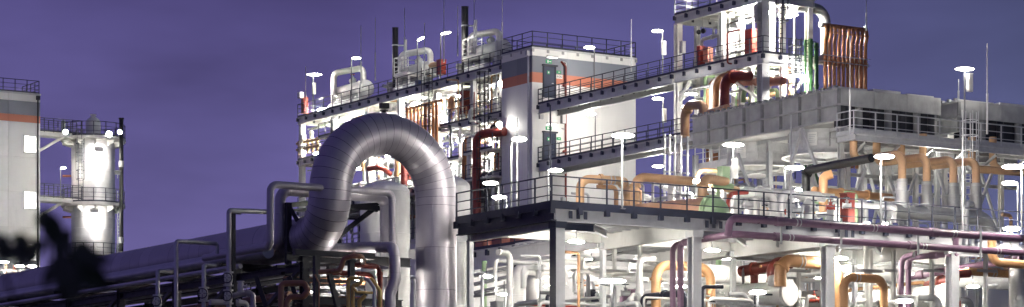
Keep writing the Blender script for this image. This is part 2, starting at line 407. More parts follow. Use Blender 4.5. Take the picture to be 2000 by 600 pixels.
# ================================================================ left white building
BL = W(78, 187, 22.0)
bl = T('panel_building', 'pale panel-clad block with grey and orange bands and lit windows at far left', 'building', (BL.x-4, BL.y+5, 0))
bl.part('wall', MB().box(BL.x-9, BL.x, BL.y, BL.y+10, 0, BL.z-.05), 'wall_white', None, False)
zt = BL.z
rows = [(zt, zt-.62, 'wall_white'), (zt-.62, zt-1.84, 'wall_grey'), (zt-1.84, zt-2.48, 'wall_orange')]
z = zt-2.48
while z > 8: rows.append((z, z-3.1, 'wall_white')); z -= 3.1
wins = [(47, 70, 267, 297), (47, 70, 376, 407), (47, 70, 478, 508)]
for z1, z0, m in rows:
    for k in range(3):
        x1 = BL.x-.004-k*3.0; bl.part('panel', MB().box(x1-2.985, x1, BL.y-.06, BL.y-.002, z0+.012, z1), m, None, False)
for a, b, c, d in wins:
    p, q = Wy(a, d, BL.y-.06), Wy(b, c, BL.y-.06)
    wn = bl.part('window', MB().box(p.x, q.x, BL.y-.075, BL.y-.062, p.z, q.z), 'window', None, False)
    for e in (MB().box(p.x-.07, p.x, BL.y-.13, BL.y-.062, p.z, q.z), MB().box(q.x, q.x+.07, BL.y-.13, BL.y-.062, p.z, q.z), MB().box(p.x-.07, q.x+.07, BL.y-.13, BL.y-.062, q.z, q.z+.07), MB().box(p.x-.09, q.x+.09, BL.y-.18, BL.y-.062, p.z-.07, p.z)):
        bl.part('window_frame', e, 'greywhite', wn, False)
    bl.part('mullion', MB().box((p.x+q.x)/2-.02, (p.x+q.x)/2+.02, BL.y-.10, BL.y-.076, p.z, q.z), 'greywhite', wn, False)
bl.part('parapet_cap', MB().box(BL.x-9, BL.x+.06, BL.y-.12, BL.y+.3, zt+.002, zt+.14), 'steel', None, False)
bl.part('downpipe', MB().tube([(BL.x-.25, BL.y-.16, 6), (BL.x-.25, BL.y-.16, zt-.3)], .07, 8), 'dark')
bl.part('gutter_hopper', MB().cbox((BL.x-.25, BL.y-.2, zt-.25), .3, .24, .35), 'dark', None, False)
guard(bl, [(BL.x-9, BL.y+.1, zt+.14), (BL.x-.05, BL.y+.1, zt+.14), (BL.x-.05, BL.y+4, zt+.14)], 'rail', 1.15, 1.1, None, True, 3, .06)

# ================================================================ distillation column with platforms
SV = 21.5
cv = W(182, 500, SV); cr = 1.97
tv = T('column_tower', 'tall silver column vessel with ring platforms beside the left building', 'column vessel', (cv.x, cv.y, 0))
zz = lambda v, s=SV: E+(HZ-v)/s
tv.part('shell', MB().lathe((cv.x, cv.y, 0), (0, 0, 1), [(0, cr), (zz(285), cr), (zz(272), cr*.93), (zz(266), cr*.55), (zz(264), .1)], 40), 'shell_silver')
for k in range(12):
    z = zz(540)+k*1.05
    if z < zz(286): tv.part('cladding_band', MB().lathe((cv.x, cv.y, z), (0, 0, 1), [(0, cr+.003), (.012, cr+.018), (.045, cr+.018), (.06, cr+.003)], 40, False), 'shell_silver')
tv.part('top_dome', MB().lathe((cv.x, cv.y, zz(270)), (0, 0, 1), [(0, .68), (zz(240)-zz(270), .68), (zz(234)-zz(270), .55), (zz(229)-zz(270), .25), (zz(227)-zz(270), .04)], 20), 'greywhite')
tv.part('top_nozzle', MB().lathe((cv.x, cv.y, zz(229)), (0, 0, 1), [(0, .2), (.15, .2), (.15, .3), (.24, .3)], 12), 'shell_silver')
for vv, rr, rb in ((272, 2.95, 2.85), (400, 2.9, 2.8), (505, 2.4, 2.3)):
    z = zz(vv)
    pl = tv.part('ring_platform', MB().lathe((cv.x, cv.y, z-.28), (0, 0, 1), [(0, cr+.05), (.0, rr-.02), (.28, rr), (.28, cr+.05)], 28), 'pale')
    for k in range(10):
        a = k*math.pi/5; d = V((math.cos(a), math.sin(a), 0)); c = V((cv.x, cv.y, 0))
        tv.part('bracket', MB().prism([(-.04, 0), (.04, 0), (.04, .5), (-.04, .5)], c+d*(cr-.02)+V((0, 0, z-.8)), c+d*(rr-.1)+V((0, 0, z-.52))), 'pale', pl, False)
    guard(tv, [V((cv.x+rb*math.cos(a), cv.y+rb*math.sin(a), z)) for a in [k*math.pi/8 for k in range(17)]], 'rail', 1.25, 1.0, None, True, 3, .06)
fr = V((-ST, -CT, 0)); rt = V((CT, -ST, 0)); C0 = V((cv.x, cv.y, 0))
ladder(tv, C0+fr*(cr+.3)-rt*.75+V((0, 0, zz(400))), zz(262), .42, tuple(rt), 'rail', True, tuple(fr))
ladder(tv, C0+fr*.6+rt*(cr+.55)+V((0, 0, zz(520))), zz(375), .42, tuple(rt), 'rail_galv', False)
tv.part('side_pipe', MB().tube(bend([C0+fr*1.2-rt*1.6+V((0, 0, zz(285))), C0+fr*1.2-rt*2.5+V((0, 0, zz(285))), C0+fr*1.2-rt*2.5+V((0, 0, zz(240)))], .5), .2, 10), 'white')
tv.part('manhole', MB().lathe(C0+fr*(cr-.05)+rt*.3+V((0, 0, zz(378))), fr, [(0, .34), (.25, .34), (.25, .42), (.33, .42)], 18), 'shell_silver')
tv.part('manhole', MB().lathe(C0+fr*(cr-.05)+rt*.25+V((0, 0, zz(490))), fr, [(0, .34), (.25, .34), (.25, .42), (.33, .42)], 18), 'shell_silver')
for vv in (345, 425): tv.part('branch_pipe', MB().tube([C0-rt*1.8+fr*.4+V((0, 0, zz(vv))), C0-rt*2.7+fr*.4+V((0, 0, zz(vv)))], .1, 8), 'salmon')
bp = C0+rt*2.75+fr*1.3
t = T('vent_pipe', 'tall black vent pipe at the right side of the far column vessel', 'pipe', bp)
t.part('pipe_run', MB().tube([bp, bp+V((0, 0, zz(236)))], .19, 12), 'black'); flange(t, bp+V((0, 0, zz(236))), (0, 0, 1), .19, 'black', 1.3)
for vv in (330, 478): t.part('clamp_band', MB().lathe(bp+V((0, 0, zz(vv))), (0, 0, 1), [(0, .24), (.55, .24)], 12), 'greywhite')
for vv in (270, 400): t.part('stay', MB().bar(bp+V((0, 0, zz(vv))), bp-rt*.9+V((0, 0, zz(vv))), .09), 'steel', None, False)
for vv, nm in ((268, 'upper'), (394, 'lower')):
    z = zz(vv); x1 = cv.x-1.6; x0 = BL.x+.02; yb = cv.y-.6
    bt = T('footbridge', f'{nm} steel footbridge between the left building and the column vessel', 'footbridge', (x0, yb, z), 'footbridges to the column vessel')
    bt.part('deck', MB().box(x0, x1, yb-.6, yb+.6, z-.08, z), 'deck_pale', None, False)
    for q in (-.6, .6): bt.part('beam', MB().hsec((x0, yb+q, z-.24), (x1, yb+q, z-.24), .14, .3, .03), 'steel', None, False)
    bt.part('strut', MB().bar((x0, yb-.5, z-2.1), (x0+(x1-x0)*.62, yb-.5, z-.38), .14), 'pale', None, False)
    bt.part('strut', MB().bar((x0, yb+.5, z-2.1), (x0+(x1-x0)*.62, yb+.5, z-.38), .14), 'pale', None, False)
    guard(bt, [(x0, yb-.6, z), (x1, yb-.6, z)], 'rail', 1.2, .9, None, True, 3, .06); guard(bt, [(x0, yb+.6, z), (x1, yb+.6, z)], 'rail', 1.2, .9, None, True, 3, .06)
lamp('hooked pole lamp on the lower footbridge near the left building', W(124, 328, SV+.3), zz(392), .55, (CT, -ST, 0), 'left', 'white', False, .02, .26, lm='lamp_low')
bulkhead('round lamp on the upper ring platform, left side of the column', W(128, 258, SV+.4), .22)
bulkhead('round lamp on the upper ring platform, right of the column dome', W(213, 262, SV+.6), .26)
bulkhead('round lamp near the black vent pipe on the upper ring platform', W(234, 258, SV+.4), .2)
def flood(label, p, aim, sz=.4, m='lamp_flood'):
    p = V(p); d = (V(aim)-p).normalized(); t = T('flood_lamp', label, 'lamp', p)
    a = d.cross(V((0, 0, 1))).normalized(); b = a.cross(d)
    t.part('housing', MB().bar(p-d*.14, p, sz, sz*.7), 'greywhite', None, False)
    t.part('diffuser', MB().bar(p+d*.004, p+d*.03, sz*.9, sz*.6), m, None, False)
    t.part('bracket', MB().bar(p-d*.1+b*.0, p-d*.1-V((0, 0, .5)), .05), 'steel', None, False)
    return t
flood('small floodlight on the column vessel rail above the lower platform', W(229, 337, SV+.8), C0+V((0, 0, zz(320))), .5, 'lamp_flood')
flood('floodlight below the upper ring platform shining on the silver shell', C0+fr*2.5+rt*.9+V((0, 0, zz(300))), C0+fr*1.0+rt*.4+V((0, 0, zz(330))), .8, 'lamp_flood')
flood('floodlight below the lower ring platform shining on the silver shell', C0+fr*2.45+rt*.5+V((0, 0, zz(418))), C0+fr*1.0+rt*.3+V((0, 0, zz(450))), .8, 'lamp_flood')

# low lit plant behind the pipe bridge at far left
q = W(30, 525, 24)
pl = T('pump_skid', 'small lit pump skid with orange pipes under the far left building', 'pump skid', (q.x, q.y, 0))
pl.part('frame', MB().box(q.x-3, q.x+2, q.y, q.y+1.4, q.z-3.0, q.z-2.2), 'pale', None, False)
for k in range(5): pl.part('pipe', MB().tube([(q.x-2.4+k*.75, q.y-.2, q.z-2.2), (q.x-2.4+k*.75, q.y-.2, q.z+.5-.2*(k % 2))], .11, 8), ['salmon', 'white', 'orange', 'salmon', 'white'][k])
pl.part('header', MB().tube([(q.x-2.8, q.y-.2, q.z-.2), (q.x+1.5, q.y-.2, q.z-.2)], .13, 8), 'white')
for u, v, nm in ((8, 512, 'leftmost'), (38, 520, 'middle'), (62, 520, 'rightmost')): lamp(f'{nm} of three low lamps behind the pipe bridge below the left building', W(u, v, 24.5), 8, 1.0, (1, 0, 0), 'mid', 'galv', lm='lamp_low')

# ================================================================ big insulated pipe with its upright loop
P0 = W(520, 479, 46.0); x0 = P0.x; z0 = P0.z; rL = .86
yl = Wx(645, 457, x0).y; zs = W(746, 264, 47.4).z-2.5; RB = 1.75
loop = T('insulated_loop_pipe', 'huge silver insulated pipe rising in a round loop in the foreground', 'pipe', (x0+5, yl, 0))
path = [V((x0, yl+62-k*1.05, z0)) for k in range(60)]
path = [p for p in path if p.y > yl+RB+.2]
for k in range(10):
    a = k/9*math.pi/2; path.append(V((x0, yl+RB-RB*math.sin(a), z0+RB-RB*math.cos(a))))
for k in range(0 if zs > z0+RB else 1, 23):
    a = math.pi-k/22*math.pi; path.append(V((x0+2.5+2.5*math.cos(a), yl, max(zs, z0+RB)+2.5*math.sin(a))))
z = path[-1].z-.35
path.append(V((x0+5, yl, z)))
while z > 1.8: z -= 1.75; path.append(V((x0+5, yl, z)))
loop.part('insulation_core', MB().tube(path, rL*.975, 40), 'dark')
fr_ = frames(path); nn = 48
for k in range(len(path)-1):
    p, q = path[k], path[k+1]; ln = (q-p).length; f = min(.05, .007/ln)
    rs = []
    for w_ in (f, 1-f):
        c = p.lerp(q, w_); a = fr_[k][0].lerp(fr_[k+1][0], w_); b = fr_[k][1].lerp(fr_[k+1][1], w_)
        rr = rL*(1+.004*rnd.uniform(-1, 1)); rs.append([c+(a*math.cos(2*math.pi*j/nn)+b*math.sin(2*math.pi*j/nn))*rr for j in range(nn)])
    sh = loop.part('cladding_sheet', MB().rings(rs, False), 'cladding')
    if ln > .9:
        a_ = 2.2+rnd.uniform(-.5, .5)+(k % 2)*.9; d = fr_[k][0]*math.cos(a_)+fr_[k][1]*math.sin(a_)
        loop.part('lap_seam', MB().bar(p.lerp(q, f)+d*rL*1.002, q.lerp(p, f)+d*rL*1.002, .03, .012, d), 'cladding_dull', sh, False)
ap = V((x0+2.5, yl, max(zs, z0+RB)+2.5+rL))
t = T('vent_valve', 'small dark vent valve on top of the big pipe loop', 'valve', ap)
t.part('body', MB().lathe(ap-V((0, 0, .05)), (0, 0, 1), [(0, .10), (.12, .10), (.12, .17), (.17, .17)], 12), 'dark')
t.part('actuator', MB().cbox(ap+V((.02, 0, .29)), .34, .26, .22), 'dark', None, False); t.part('junction_box', MB().cbox(ap+V((.24, -.02, .26)), .14, .16, .28), 'greywhite', None, False)

# ================================================================ pipe bridge (dark steel) below the long pipe
rk = T('pipe_bridge', 'dark steel pipe bridge carrying the long insulated pipe at lower left', 'pipe bridge', (x0, yl+20, 0))
zb = z0-rL
for k in range(9):
    y = yl-.6+k*6.0
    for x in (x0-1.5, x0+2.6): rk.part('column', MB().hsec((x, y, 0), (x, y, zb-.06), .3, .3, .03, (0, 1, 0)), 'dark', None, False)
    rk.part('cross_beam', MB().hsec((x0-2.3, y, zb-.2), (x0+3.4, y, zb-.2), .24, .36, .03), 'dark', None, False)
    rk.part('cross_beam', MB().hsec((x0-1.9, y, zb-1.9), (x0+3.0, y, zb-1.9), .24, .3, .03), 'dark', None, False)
    if k < 8:
        rk.part('brace', MB().bar((x0-1.5, y, zb-.5), (x0-1.5, y+6, zb-3.2), .16), 'dark', None, False)
        rk.part('brace', MB().bar((x0+2.6, y+6, zb-.5), (x0+2.6, y, zb-3.2), .16), 'dark', None, False)
for x in (x0-1.5, x0+2.6):
    for z in (zb-.62, zb-2.3): rk.part('long_beam', MB().hsec((x+.003, yl-.6, z), (x+.003, yl+48, z), .2, .3, .03), 'dark', None, False)
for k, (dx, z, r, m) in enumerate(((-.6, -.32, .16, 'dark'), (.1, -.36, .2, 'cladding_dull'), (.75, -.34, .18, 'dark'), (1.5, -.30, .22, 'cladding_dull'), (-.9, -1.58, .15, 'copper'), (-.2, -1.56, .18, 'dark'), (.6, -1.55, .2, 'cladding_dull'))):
    nm = ['first', 'second', 'third', 'fourth'][k % 4] if k < 4 else ['first', 'second', 'third', 'fourth', 'fifth'][k-4]
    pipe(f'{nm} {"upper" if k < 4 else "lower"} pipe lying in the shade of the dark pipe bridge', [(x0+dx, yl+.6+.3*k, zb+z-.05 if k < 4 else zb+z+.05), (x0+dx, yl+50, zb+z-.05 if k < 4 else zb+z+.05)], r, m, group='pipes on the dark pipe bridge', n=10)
p = W(524, 492, 47.6)
pipe('slim insulated pipe running along the front of the pipe bridge', [p, p+V((0, 50, 0))], .27, 'cladding_dull', seams=1.6)
p = W(470, 520, 47.8)
pipe('thin dull pipe hanging below the slim insulated pipe', [p, p+V((0, 44, 0))], .1, 'cladding_dull', n=8)
# loop support frame
sf = T('pipe_support_frame', 'dark steel support frame holding the big pipe loop', 'support frame', (x0, yl-1.0, 0))
def sbar(a, b, w=.2, s=49.3, s2=None, m='dark', nm='strut', t=sf): t.part(nm, MB().bar(W(*a, s), W(*b, s2 or s), w), m, None, False)
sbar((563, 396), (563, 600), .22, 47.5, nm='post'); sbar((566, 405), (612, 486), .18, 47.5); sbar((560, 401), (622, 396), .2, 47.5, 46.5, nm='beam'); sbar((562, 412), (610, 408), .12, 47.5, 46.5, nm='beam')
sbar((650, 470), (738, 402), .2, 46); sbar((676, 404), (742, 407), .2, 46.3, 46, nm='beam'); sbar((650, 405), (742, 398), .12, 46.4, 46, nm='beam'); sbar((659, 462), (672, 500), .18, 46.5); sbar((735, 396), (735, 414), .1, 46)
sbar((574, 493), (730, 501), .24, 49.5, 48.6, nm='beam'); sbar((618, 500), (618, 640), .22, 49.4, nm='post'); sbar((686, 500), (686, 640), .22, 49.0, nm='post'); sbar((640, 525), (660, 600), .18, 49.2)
sbar((500, 540), (520, 600), .18, 49.2); sbar((565, 540), (585, 600), .18, 48.6); sbar((560, 545), (700, 552), .14, 48.4, 47.8, nm='beam')
for k in range(6): sbar((540+k*7, 520+k*14), (700+k*4, 516+k*15), .11+.02*(k % 3), 48.3-.2*k, 47.3-.2*k, nm='beam')

# goosenecks and instruments in front of the bridge
pipe('tall thin pipe with a horizontal arm left of the insulated loop', [W(447, 640, 49), W(447, 411, 49), W(522, 414, 48.3)], .10, 'cladding_dull', .12, flanges=(.03,))
sb = T('stanchion', 'dark bolted steel stanchion beside the tall thin pipe', 'stanchion', W(456, 640, 48.7))
sb.part('post', MB().hsec(W(456, 640, 48.7), W(456, 416, 48.7), .14, .14, .02), 'dark', None, False); sb.part('arm', MB().bar(W(444, 415, 48.7), W(470, 417, 48.5), .1), 'dark', None, False)
pipe('thin grey gooseneck pipe over the pipe bridge, end turned down', [W(344, 640, 48.5), W(344, 471, 48.5), W(424, 476, 47.8), W(424, 496, 47.8)], .085, 'cladding_dull', .12)
pipe('short grey gooseneck pipe between the tall gooseneck and the tall thin pipe', [W(398, 640, 49), W(398, 518, 49), W(421, 519, 48.8)], .085, 'cladding_dull', .12)
pipe('low grey gooseneck pipe at the left of the front pipes', [W(308, 640, 48.5), W(308, 529, 48.5), W(336, 531, 48.2)], .085, 'cladding_dull', .12)
for k, (u, v) in enumerate(((446, 545), (398, 575), (308, 590), (446, 580))):
    p = W(u, v, 49.1)
    valve(['grey valve high on the tall thin pipe', 'grey valve on the short gooseneck pipe', 'grey valve on the leftmost gooseneck pipe', 'grey valve low on the tall thin pipe'][k], p, (0, 0, 1), .13, 'greywhite', 'dark', tuple(fr))
pipe('small silver pipe bending down beside the valves', [W(455, 578, 49), W(478, 572, 49), W(494, 575, 49), W(494, 640, 49)], .11, 'cladding', .12, flanges=(.3, .6))
pipe('low silver pipe crossing behind the valves', [W(410, 590, 48.6), W(482, 592, 48.2), W(482, 640, 48.2)], .12, 'cladding', .15, flanges=(.5,))
valve('small upright valve at the bottom beside the bending silver pipe', W(470, 560, 49.2), (0, 0, 1), .10, 'greywhite', 'dark', tuple(rt))

# insulated pair arching over behind the big loop
yb = 1.6
for nm, du, r, s, vt in (('slimmer front', 0, .15, 49.0, 360), ('thicker rear', 19, .23, 47.4, 371)):
    a = W(528+du, vt, s); L2 = (W(762-du*.4, vt, s)-a); xe = Wy(766-du*.7, vt, a.y).x
    pts = [V((a.x, a.y+6, W(528, 482-du*.2, s).z)), V((a.x, a.y, W(528, 482-du*.2, s).z)), V((a.x, a.y, a.z)), V((xe, a.y, a.z)), V((xe, a.y, 2))]
    pipe(f'{nm} of two insulated pipes arching behind the big loop', pts, r, 'cladding', r*2.0, seams=1.15, group='insulated pipes arching behind the loop', n=20)
pipe('insulated pipe with kinked leg bending down in front of the grey tank', [W(596, 492, 47.5), W(705, 483, 47.2), W(770, 483, 48.6), W(772, 545, 48.6), W(762, 575, 48.6), W(762, 660, 48.6)], .225, 'cladding', .42, seams=.62, n=20)
# small coloured pipes under the loop
S5 = 50.0
pipe('copper coloured pipe folded into a flat loop at the bottom', [W(549, 660, S5), W(549, 554, S5), W(594, 553, S5), W(603, 568, S5), W(592, 580, S5), W(566, 580, S5), W(560, 592, S5), W(560, 660, S5)], .12, 'copper', .17)
pipe('brown pipe curving up under the end of the big loop', [W(622, 532, S5), W(664, 529, S5), W(672, 505, S5), W(690, 500, S5), W(706, 501, S5), W(710, 512, 49), W(696, 516, 48)], .10, 'copper', .2)
pipe('dark red pipe bending down in front of the grey tank', [W(686, 518, 49), W(738, 521, 48.4), W(742, 540, 48.4), W(742, 660, 48.4)], .11, 'red', .25, flanges=(.42,))
pipe('dark red lower pipe behind the yellow pipes', [W(640, 532, 48), W(722, 536, 47.6), W(733, 556, 47.6), W(733, 660, 47.6)], .10, 'red', .25)
pipe('yellow pipe with a short top arm, leftmost of the yellow pipes', [W(680, 660, S5), W(680, 544, S5), W(701, 543, S5)], .075, 'yellow', .12)
pipe('yellow pipe with a slanted top, second of the yellow pipes', [W(689, 660, S5), W(689, 557, S5), W(700, 556, S5), W(709, 545, S5)], .075, 'yellow', .12)
pipe('thin yellow pipe branching to the right at mid height', [W(690, 562, 50.2), W(697, 571, 50.2), W(730, 572, 50.0)], .05, 'yellow', .1)
pipe('grey blue pipe slanting down between the yellow pipes', [W(712, 544, S5), W(718, 545, S5), W(731, 563, S5), W(731, 660, S5)], .075, 'cladding_dull', .15)
pipe('yellow pipe slanting down, rightmost of the yellow pipes', [W(722, 545, 49.6), W(727, 546, 49.6), W(742, 568, 49.6), W(742, 660, 49.6)], .075, 'yellow', .15)
pipe('short bent yellow pipe at the bottom edge', [W(702, 660, S5), W(702, 588, S5), W(714, 577, S5)], .08, 'yellow', .15)
pipe('thin copper tube on the dark support post', [W(615, 536, 50.2), W(617, 541, 50.2), W(623, 552, 50.2), W(623, 660, 50.2)], .03, 'copper', .08)
for k in range(4): pipe(['first', 'second', 'third', 'fourth'][k]+' horizontal pipe from the top in the dark bundle under the big loop', [W(555, 545+k*16, 47.8-.3*k), W(712, 552+k*17, 47.0-.3*k)], .12, ['copper', 'dark', 'brown', 'dark'][k], flanges=(.3, .7), group='pipe bundle under the loop')
lamp('small lamp shining between the yellow pipes under the big loop', W(695, 551, 47.4), None, .45, (1, 0, 0), 'mid', 'galv', wdt=.24, hang=.4)
lamp('tiny lamp low under the copper flat loop', W(608, 572, 46.5), None, .26, (1, 0, 0), 'mid', 'galv', wdt=.2, hang=.4)

# ================================================================ pale tanks behind the loop
def tank(label, u, vtop, s, r, m, lug=True):
    c = W(u, vtop, s); t = T('storage_tank', label, 'tank', (c.x, c.y, 0)); z = c.z-.55
    t.part('shell', MB().lathe((c.x, c.y, 0), (0, 0, 1), [(0, r), (z, r)], 44), m)
    t.part('roof', MB().lathe((c.x, c.y, z), (0, 0, 1), [(0, r), (.12, r*.97), (.28, r*.83), (.42, r*.55), (.5, .25), (.52, .02)], 44), m)
    for k in range(6): t.part('weld_band', MB().lathe((c.x, c.y, z-.02-k*1.9), (0, 0, 1), [(0, r+.002), (.02, r+.012), (.04, r+.002)], 44, False), m)
    if lug:
        p = V((c.x, c.y, z))+rt*r*.78-fr*.2
        t.part('lifting_lug', MB().prism([(-.12, 0), (.12, 0), (.12, .3), (.05, .38), (-.05, .38), (-.12, .3)], p-fr*.02, p+fr*.02, (0, 0, 1)), 'greywhite', None, False)
    return t, c
t1, c1 = tank('pale grey upright tank right behind the big pipe loop', 752, 352, 43.5, 1.12, 'white')
p = V((c1.x, c1.y, zz(498, 43.5)))+rt*1.22+fr*.3
t1.part('lifting_lug', MB().prism([(-.2, -.22), (.1, -.22), (.2, -.1), (.2, .1), (.1, .22), (-.2, .22)], p-fr*.03, p+fr*.03, (0, 0, 1)), 'greywhite', None, False)
tank('white domed tank at the left end of the main deck', 881, 343, 41.0, .9, 'white', False)
tank('white upright tank below the main deck beside the big pipe leg', 897, 452, 44.0, .62, 'white', False)

# ================================================================ left process structure (steel frame, three decks)
SC = 27.0; B0 = W(1040, 95, SC); xc, yc, zc = B0.x, B0.y, B0.z
XL = xc-.05; XB = XL+7.5
yL = lambda u: Wx(u, 500, XL).y
ZT, ZM, ZW, ZV = E+31.45, E+27.95, E+23.6, E+19.4
ls = T('process_structure', 'open white steel process structure with decks and railings left of the stair tower', 'steel structure', (XL+4, yL(780), 0))
ya, yz = Wx(980, 300, xc).y+.12, yL(580)
deck(ls, XL, XB, ya, yz, ZT, 'deck_pale', 'steel', .5, 1.3)
deck(ls, XL+.02, XB, ya, yL(858), ZM, 'deck_pale', 'steel', .42, 1.3)
deck(ls, XL+.02, XB, yL(640), yz, ZM-.1, 'deck_pale', 'steel', .42, 1.3)
deck(ls, XL+.02, XB, ya, yz, ZW, 'deck_pale', 'steel', .42, 1.5)
deck(ls, XL+.02, XB, ya, yz, ZV, 'deck_pale', 'steel', .42, 1.5)
for u in (584, 648, 716, 776, 848, 919, 976):
    for x in (XL+.3, XL+3.9, XB-.3):
        if x > XL+3 and u in (716, 848): continue
        column(ls, x, yL(u), 0, ZT-.6, .42 if x < XL+1 else .34, 'white')
for u0, u1 in ((584, 648), (776, 919)):
    ls.part('brace', MB().bar((XB-.3, yL(u0), ZM+.2), (XB-.3, yL(u1), ZT-.7), .16), 'white', None, False)
    ls.part('brace', MB().bar((XB-.3, yL(u1), ZW+.2), (XB-.3, yL(u0), ZM-.7), .16), 'white', None, False)
guard(ls, [(XL+.05, ya, ZT), (XL+.05, yz-.05, ZT), (XB, yz-.05, ZT)], 'rail', 1.1, 1.5)
guard(ls, [(XL+.06, ya, ZM), (XL+.06, yL(858), ZM)], 'rail', 1.1, 1.4)
guard(ls, [(XL+.06, yL(636), ZM-.1), (XL+.06, yz-.05, ZM-.1), (XB, yz-.05, ZM-.1)], 'rail', 1.1, 1.4)
guard(ls, [(XL+.06, ya, ZW), (XL+.06, yz-.05, ZW)], 'rail', 1.1, 1.6)
guard(ls, [(XL+.06, ya, ZV), (XL+.06, yz-.05, ZV)], 'rail', 1.1, 1.6)
# raised service platforms beside the stacks
for k, (ua, ub, vp) in enumerate(((735, 762, 157), (868, 905, 122))):
    y0, y1 = yL(ub), yL(ua); z = Wx((ua+ub)/2, vp, XL+2).z
    deck(ls, XL+1.6, XL+3.6, y0, y1, z, 'white', 'white', .2, 0, name='service_platform')
    guard(ls, [(XL+1.65, y0, z), (XL+1.65, y1, z), (XL+3.6, y1, z)], 'rail_galv', 1.4, 1.0, None, True, 4, .06)
    for y in (y0+.2, y1-.2): ls.part('column', MB().hsec((XL+1.8, y, ZT), (XL+1.8, y, z-.26), .2, .2, .02, (0, 1, 0)), 'white', None, False)
ls.part('back_wall', MB().box(XB+.5, XB+.7, ya+.3, yz, 0, ZM-.7), 'wall_white', None, False)
for k in range(9):
    for j in range(6): ls.part('back_panel', MB().box(XB+.44, XB+.499, ya+.3+(yz-ya-.3)*k/9, ya+.29+(yz-ya-.3)*(k+1)/9, ZM-.7-(j+1)*2.2, ZM-.715-j*2.2), 'wall_white', None, False)
for ua, ub, v in ((928, 981, 345), (925, 981, 292), (640, 705, 258), (862, 915, 310)):
    z = Wx((ua+ub)/2, v, XL-.6).z; y0, y1 = yL(ub), yL(ua)
    ls.part('service_platform', MB().box(XL-.9, XL+.4, y0, y1, z-.14, z), 'deck_pale', None, False); guard(ls, [(XL-.85, y0, z), (XL-.85, y1, z)], 'rail', 1.1, 1.1, None)
for z in (ZT, ZM, ZW): guard(ls, [(XB-.1, ya, z), (XB-.1, yz, z)], 'rail', 1.1, 1.6, None)
# stairs between decks
def stairs(t, p, q, w=.8, m='white'):
    p = V(p); q = V(q); st = t.sub('stair'); d = q-p; hd = V((d.x, d.y, 0)).normalized(); sd = V((0, 0, 1)).cross(hd)
    for s in (-1, 1):
        t.part('stringer', MB().bar(p+sd*s*w/2, q+sd*s*w/2, .06, .26), m, st, False)
        t.part('handrail', MB().bar(p+sd*s*w/2+V((0, 0, 1)), q+sd*s*w/2+V((0, 0, 1)), .05), m, st, False)
    n = int(abs(d.z)/.22); tm = shared(('tread', round(hd.x, 2), w), lambda: MB().bar(-sd*w/2, sd*w/2, .24, .04), m, False)
    for k in range(1, n): t.inst('tread', tm, p+d*(k/n), st)
stairs(ls, (XL+2.0, yL(840), ZM+.1), (XL+2.0, yL(895), ZT-.1))

# three condenser sets on the top deck
for k, (ud, vtop, uv0, uv1, vc, nm) in enumerate(((652, 143, 662, 716, 180, 'far left'), (783, 107, 795, 842, 142, 'middle'), (918, 70, 932, 985, 103, 'right hand'))):
    xx = XL+2.2; a = Wx(ud, vtop, xx)
    r = .25
    yb_ = Wx(ud+48, vtop, xx).y
    pipe(f'{nm} thick white elbow duct standing on the top deck of the left structure', [(xx, a.y, ZT), (xx, a.y, a.z), (xx+.8, yb_+.6, a.z), (xx+.8, yb_+.6, a.z-1.2)], r, 'greywhite', .5, name='elbow_duct', cat='duct', seams=.8, n=18, group='elbow ducts on the top deck')
    xx = XL+3.2; y1 = Wx(uv0, vc, xx).y; y0 = Wx(uv1, vc, xx).y; zc = Wx((uv0+uv1)/2, vc, xx).z
    zc = max(zc, ZT+.9)
    vessel(f'{nm} horizontal silver condenser drum on the top deck of the left structure', (xx, y0, zc), (0, 1, 0), .72, y1-y0, 'greywhite', 'condenser_drum', 'vessel', .45, 3, True, 26, ZT)
    vessel(f'{nm} smaller white drum below the condenser on the top deck', (xx-1.3, y0+.3, ZT+.6), (0, 1, 0), .42, (y1-y0)*.7, 'white', 'condensate_drum', 'vessel', .5, 2, False, 20, ZT)
    valve(f'small red-topped valve above the {nm} condenser drum', (xx, (y0+y1)/2, zc+.95), (0, 1, 0), .13, 'greywhite', 'redbright')
    pipe(f'thin white riser beside the {nm} condenser drum', [(xx-.9, y0-.2, ZT), (xx-.9, y0-.2, zc+.5), (xx, y0+.4, zc+.5)], .07, 'white', .15, n=8)
pipe('orange pipe bent over the top deck between the two stacks', [Wx(838, 150, XL+3), Wx(838, 128, XL+3), Wx(866, 123, XL+3), Wx(866, 145, XL+3)], .2, 'tan', .35)
cabinet('red hose cabinet on the top deck left of the right stack', Wx(862, 146, XL+.8), .5, .6, 1.1, 'redbright')
cabinet('red hose cabinet at the far left end of the top deck', Wx(595, 222, XL+.5), .4, .5, 1.3, 'red')
cabinet('red cabinet on the middle deck below the right stack', Wx(908, 223, XL+1.0), .5, .6, 1.7, 'red')
cabinet('small white instrument box on a post at the left end of the top deck', Wx(587, 192, XL+.1), .35, .45, .45, 'white')
cabinet('small white instrument box on the left end of the middle deck', Wx(592, 274, XL+.1), .35, .45, .4, 'white')
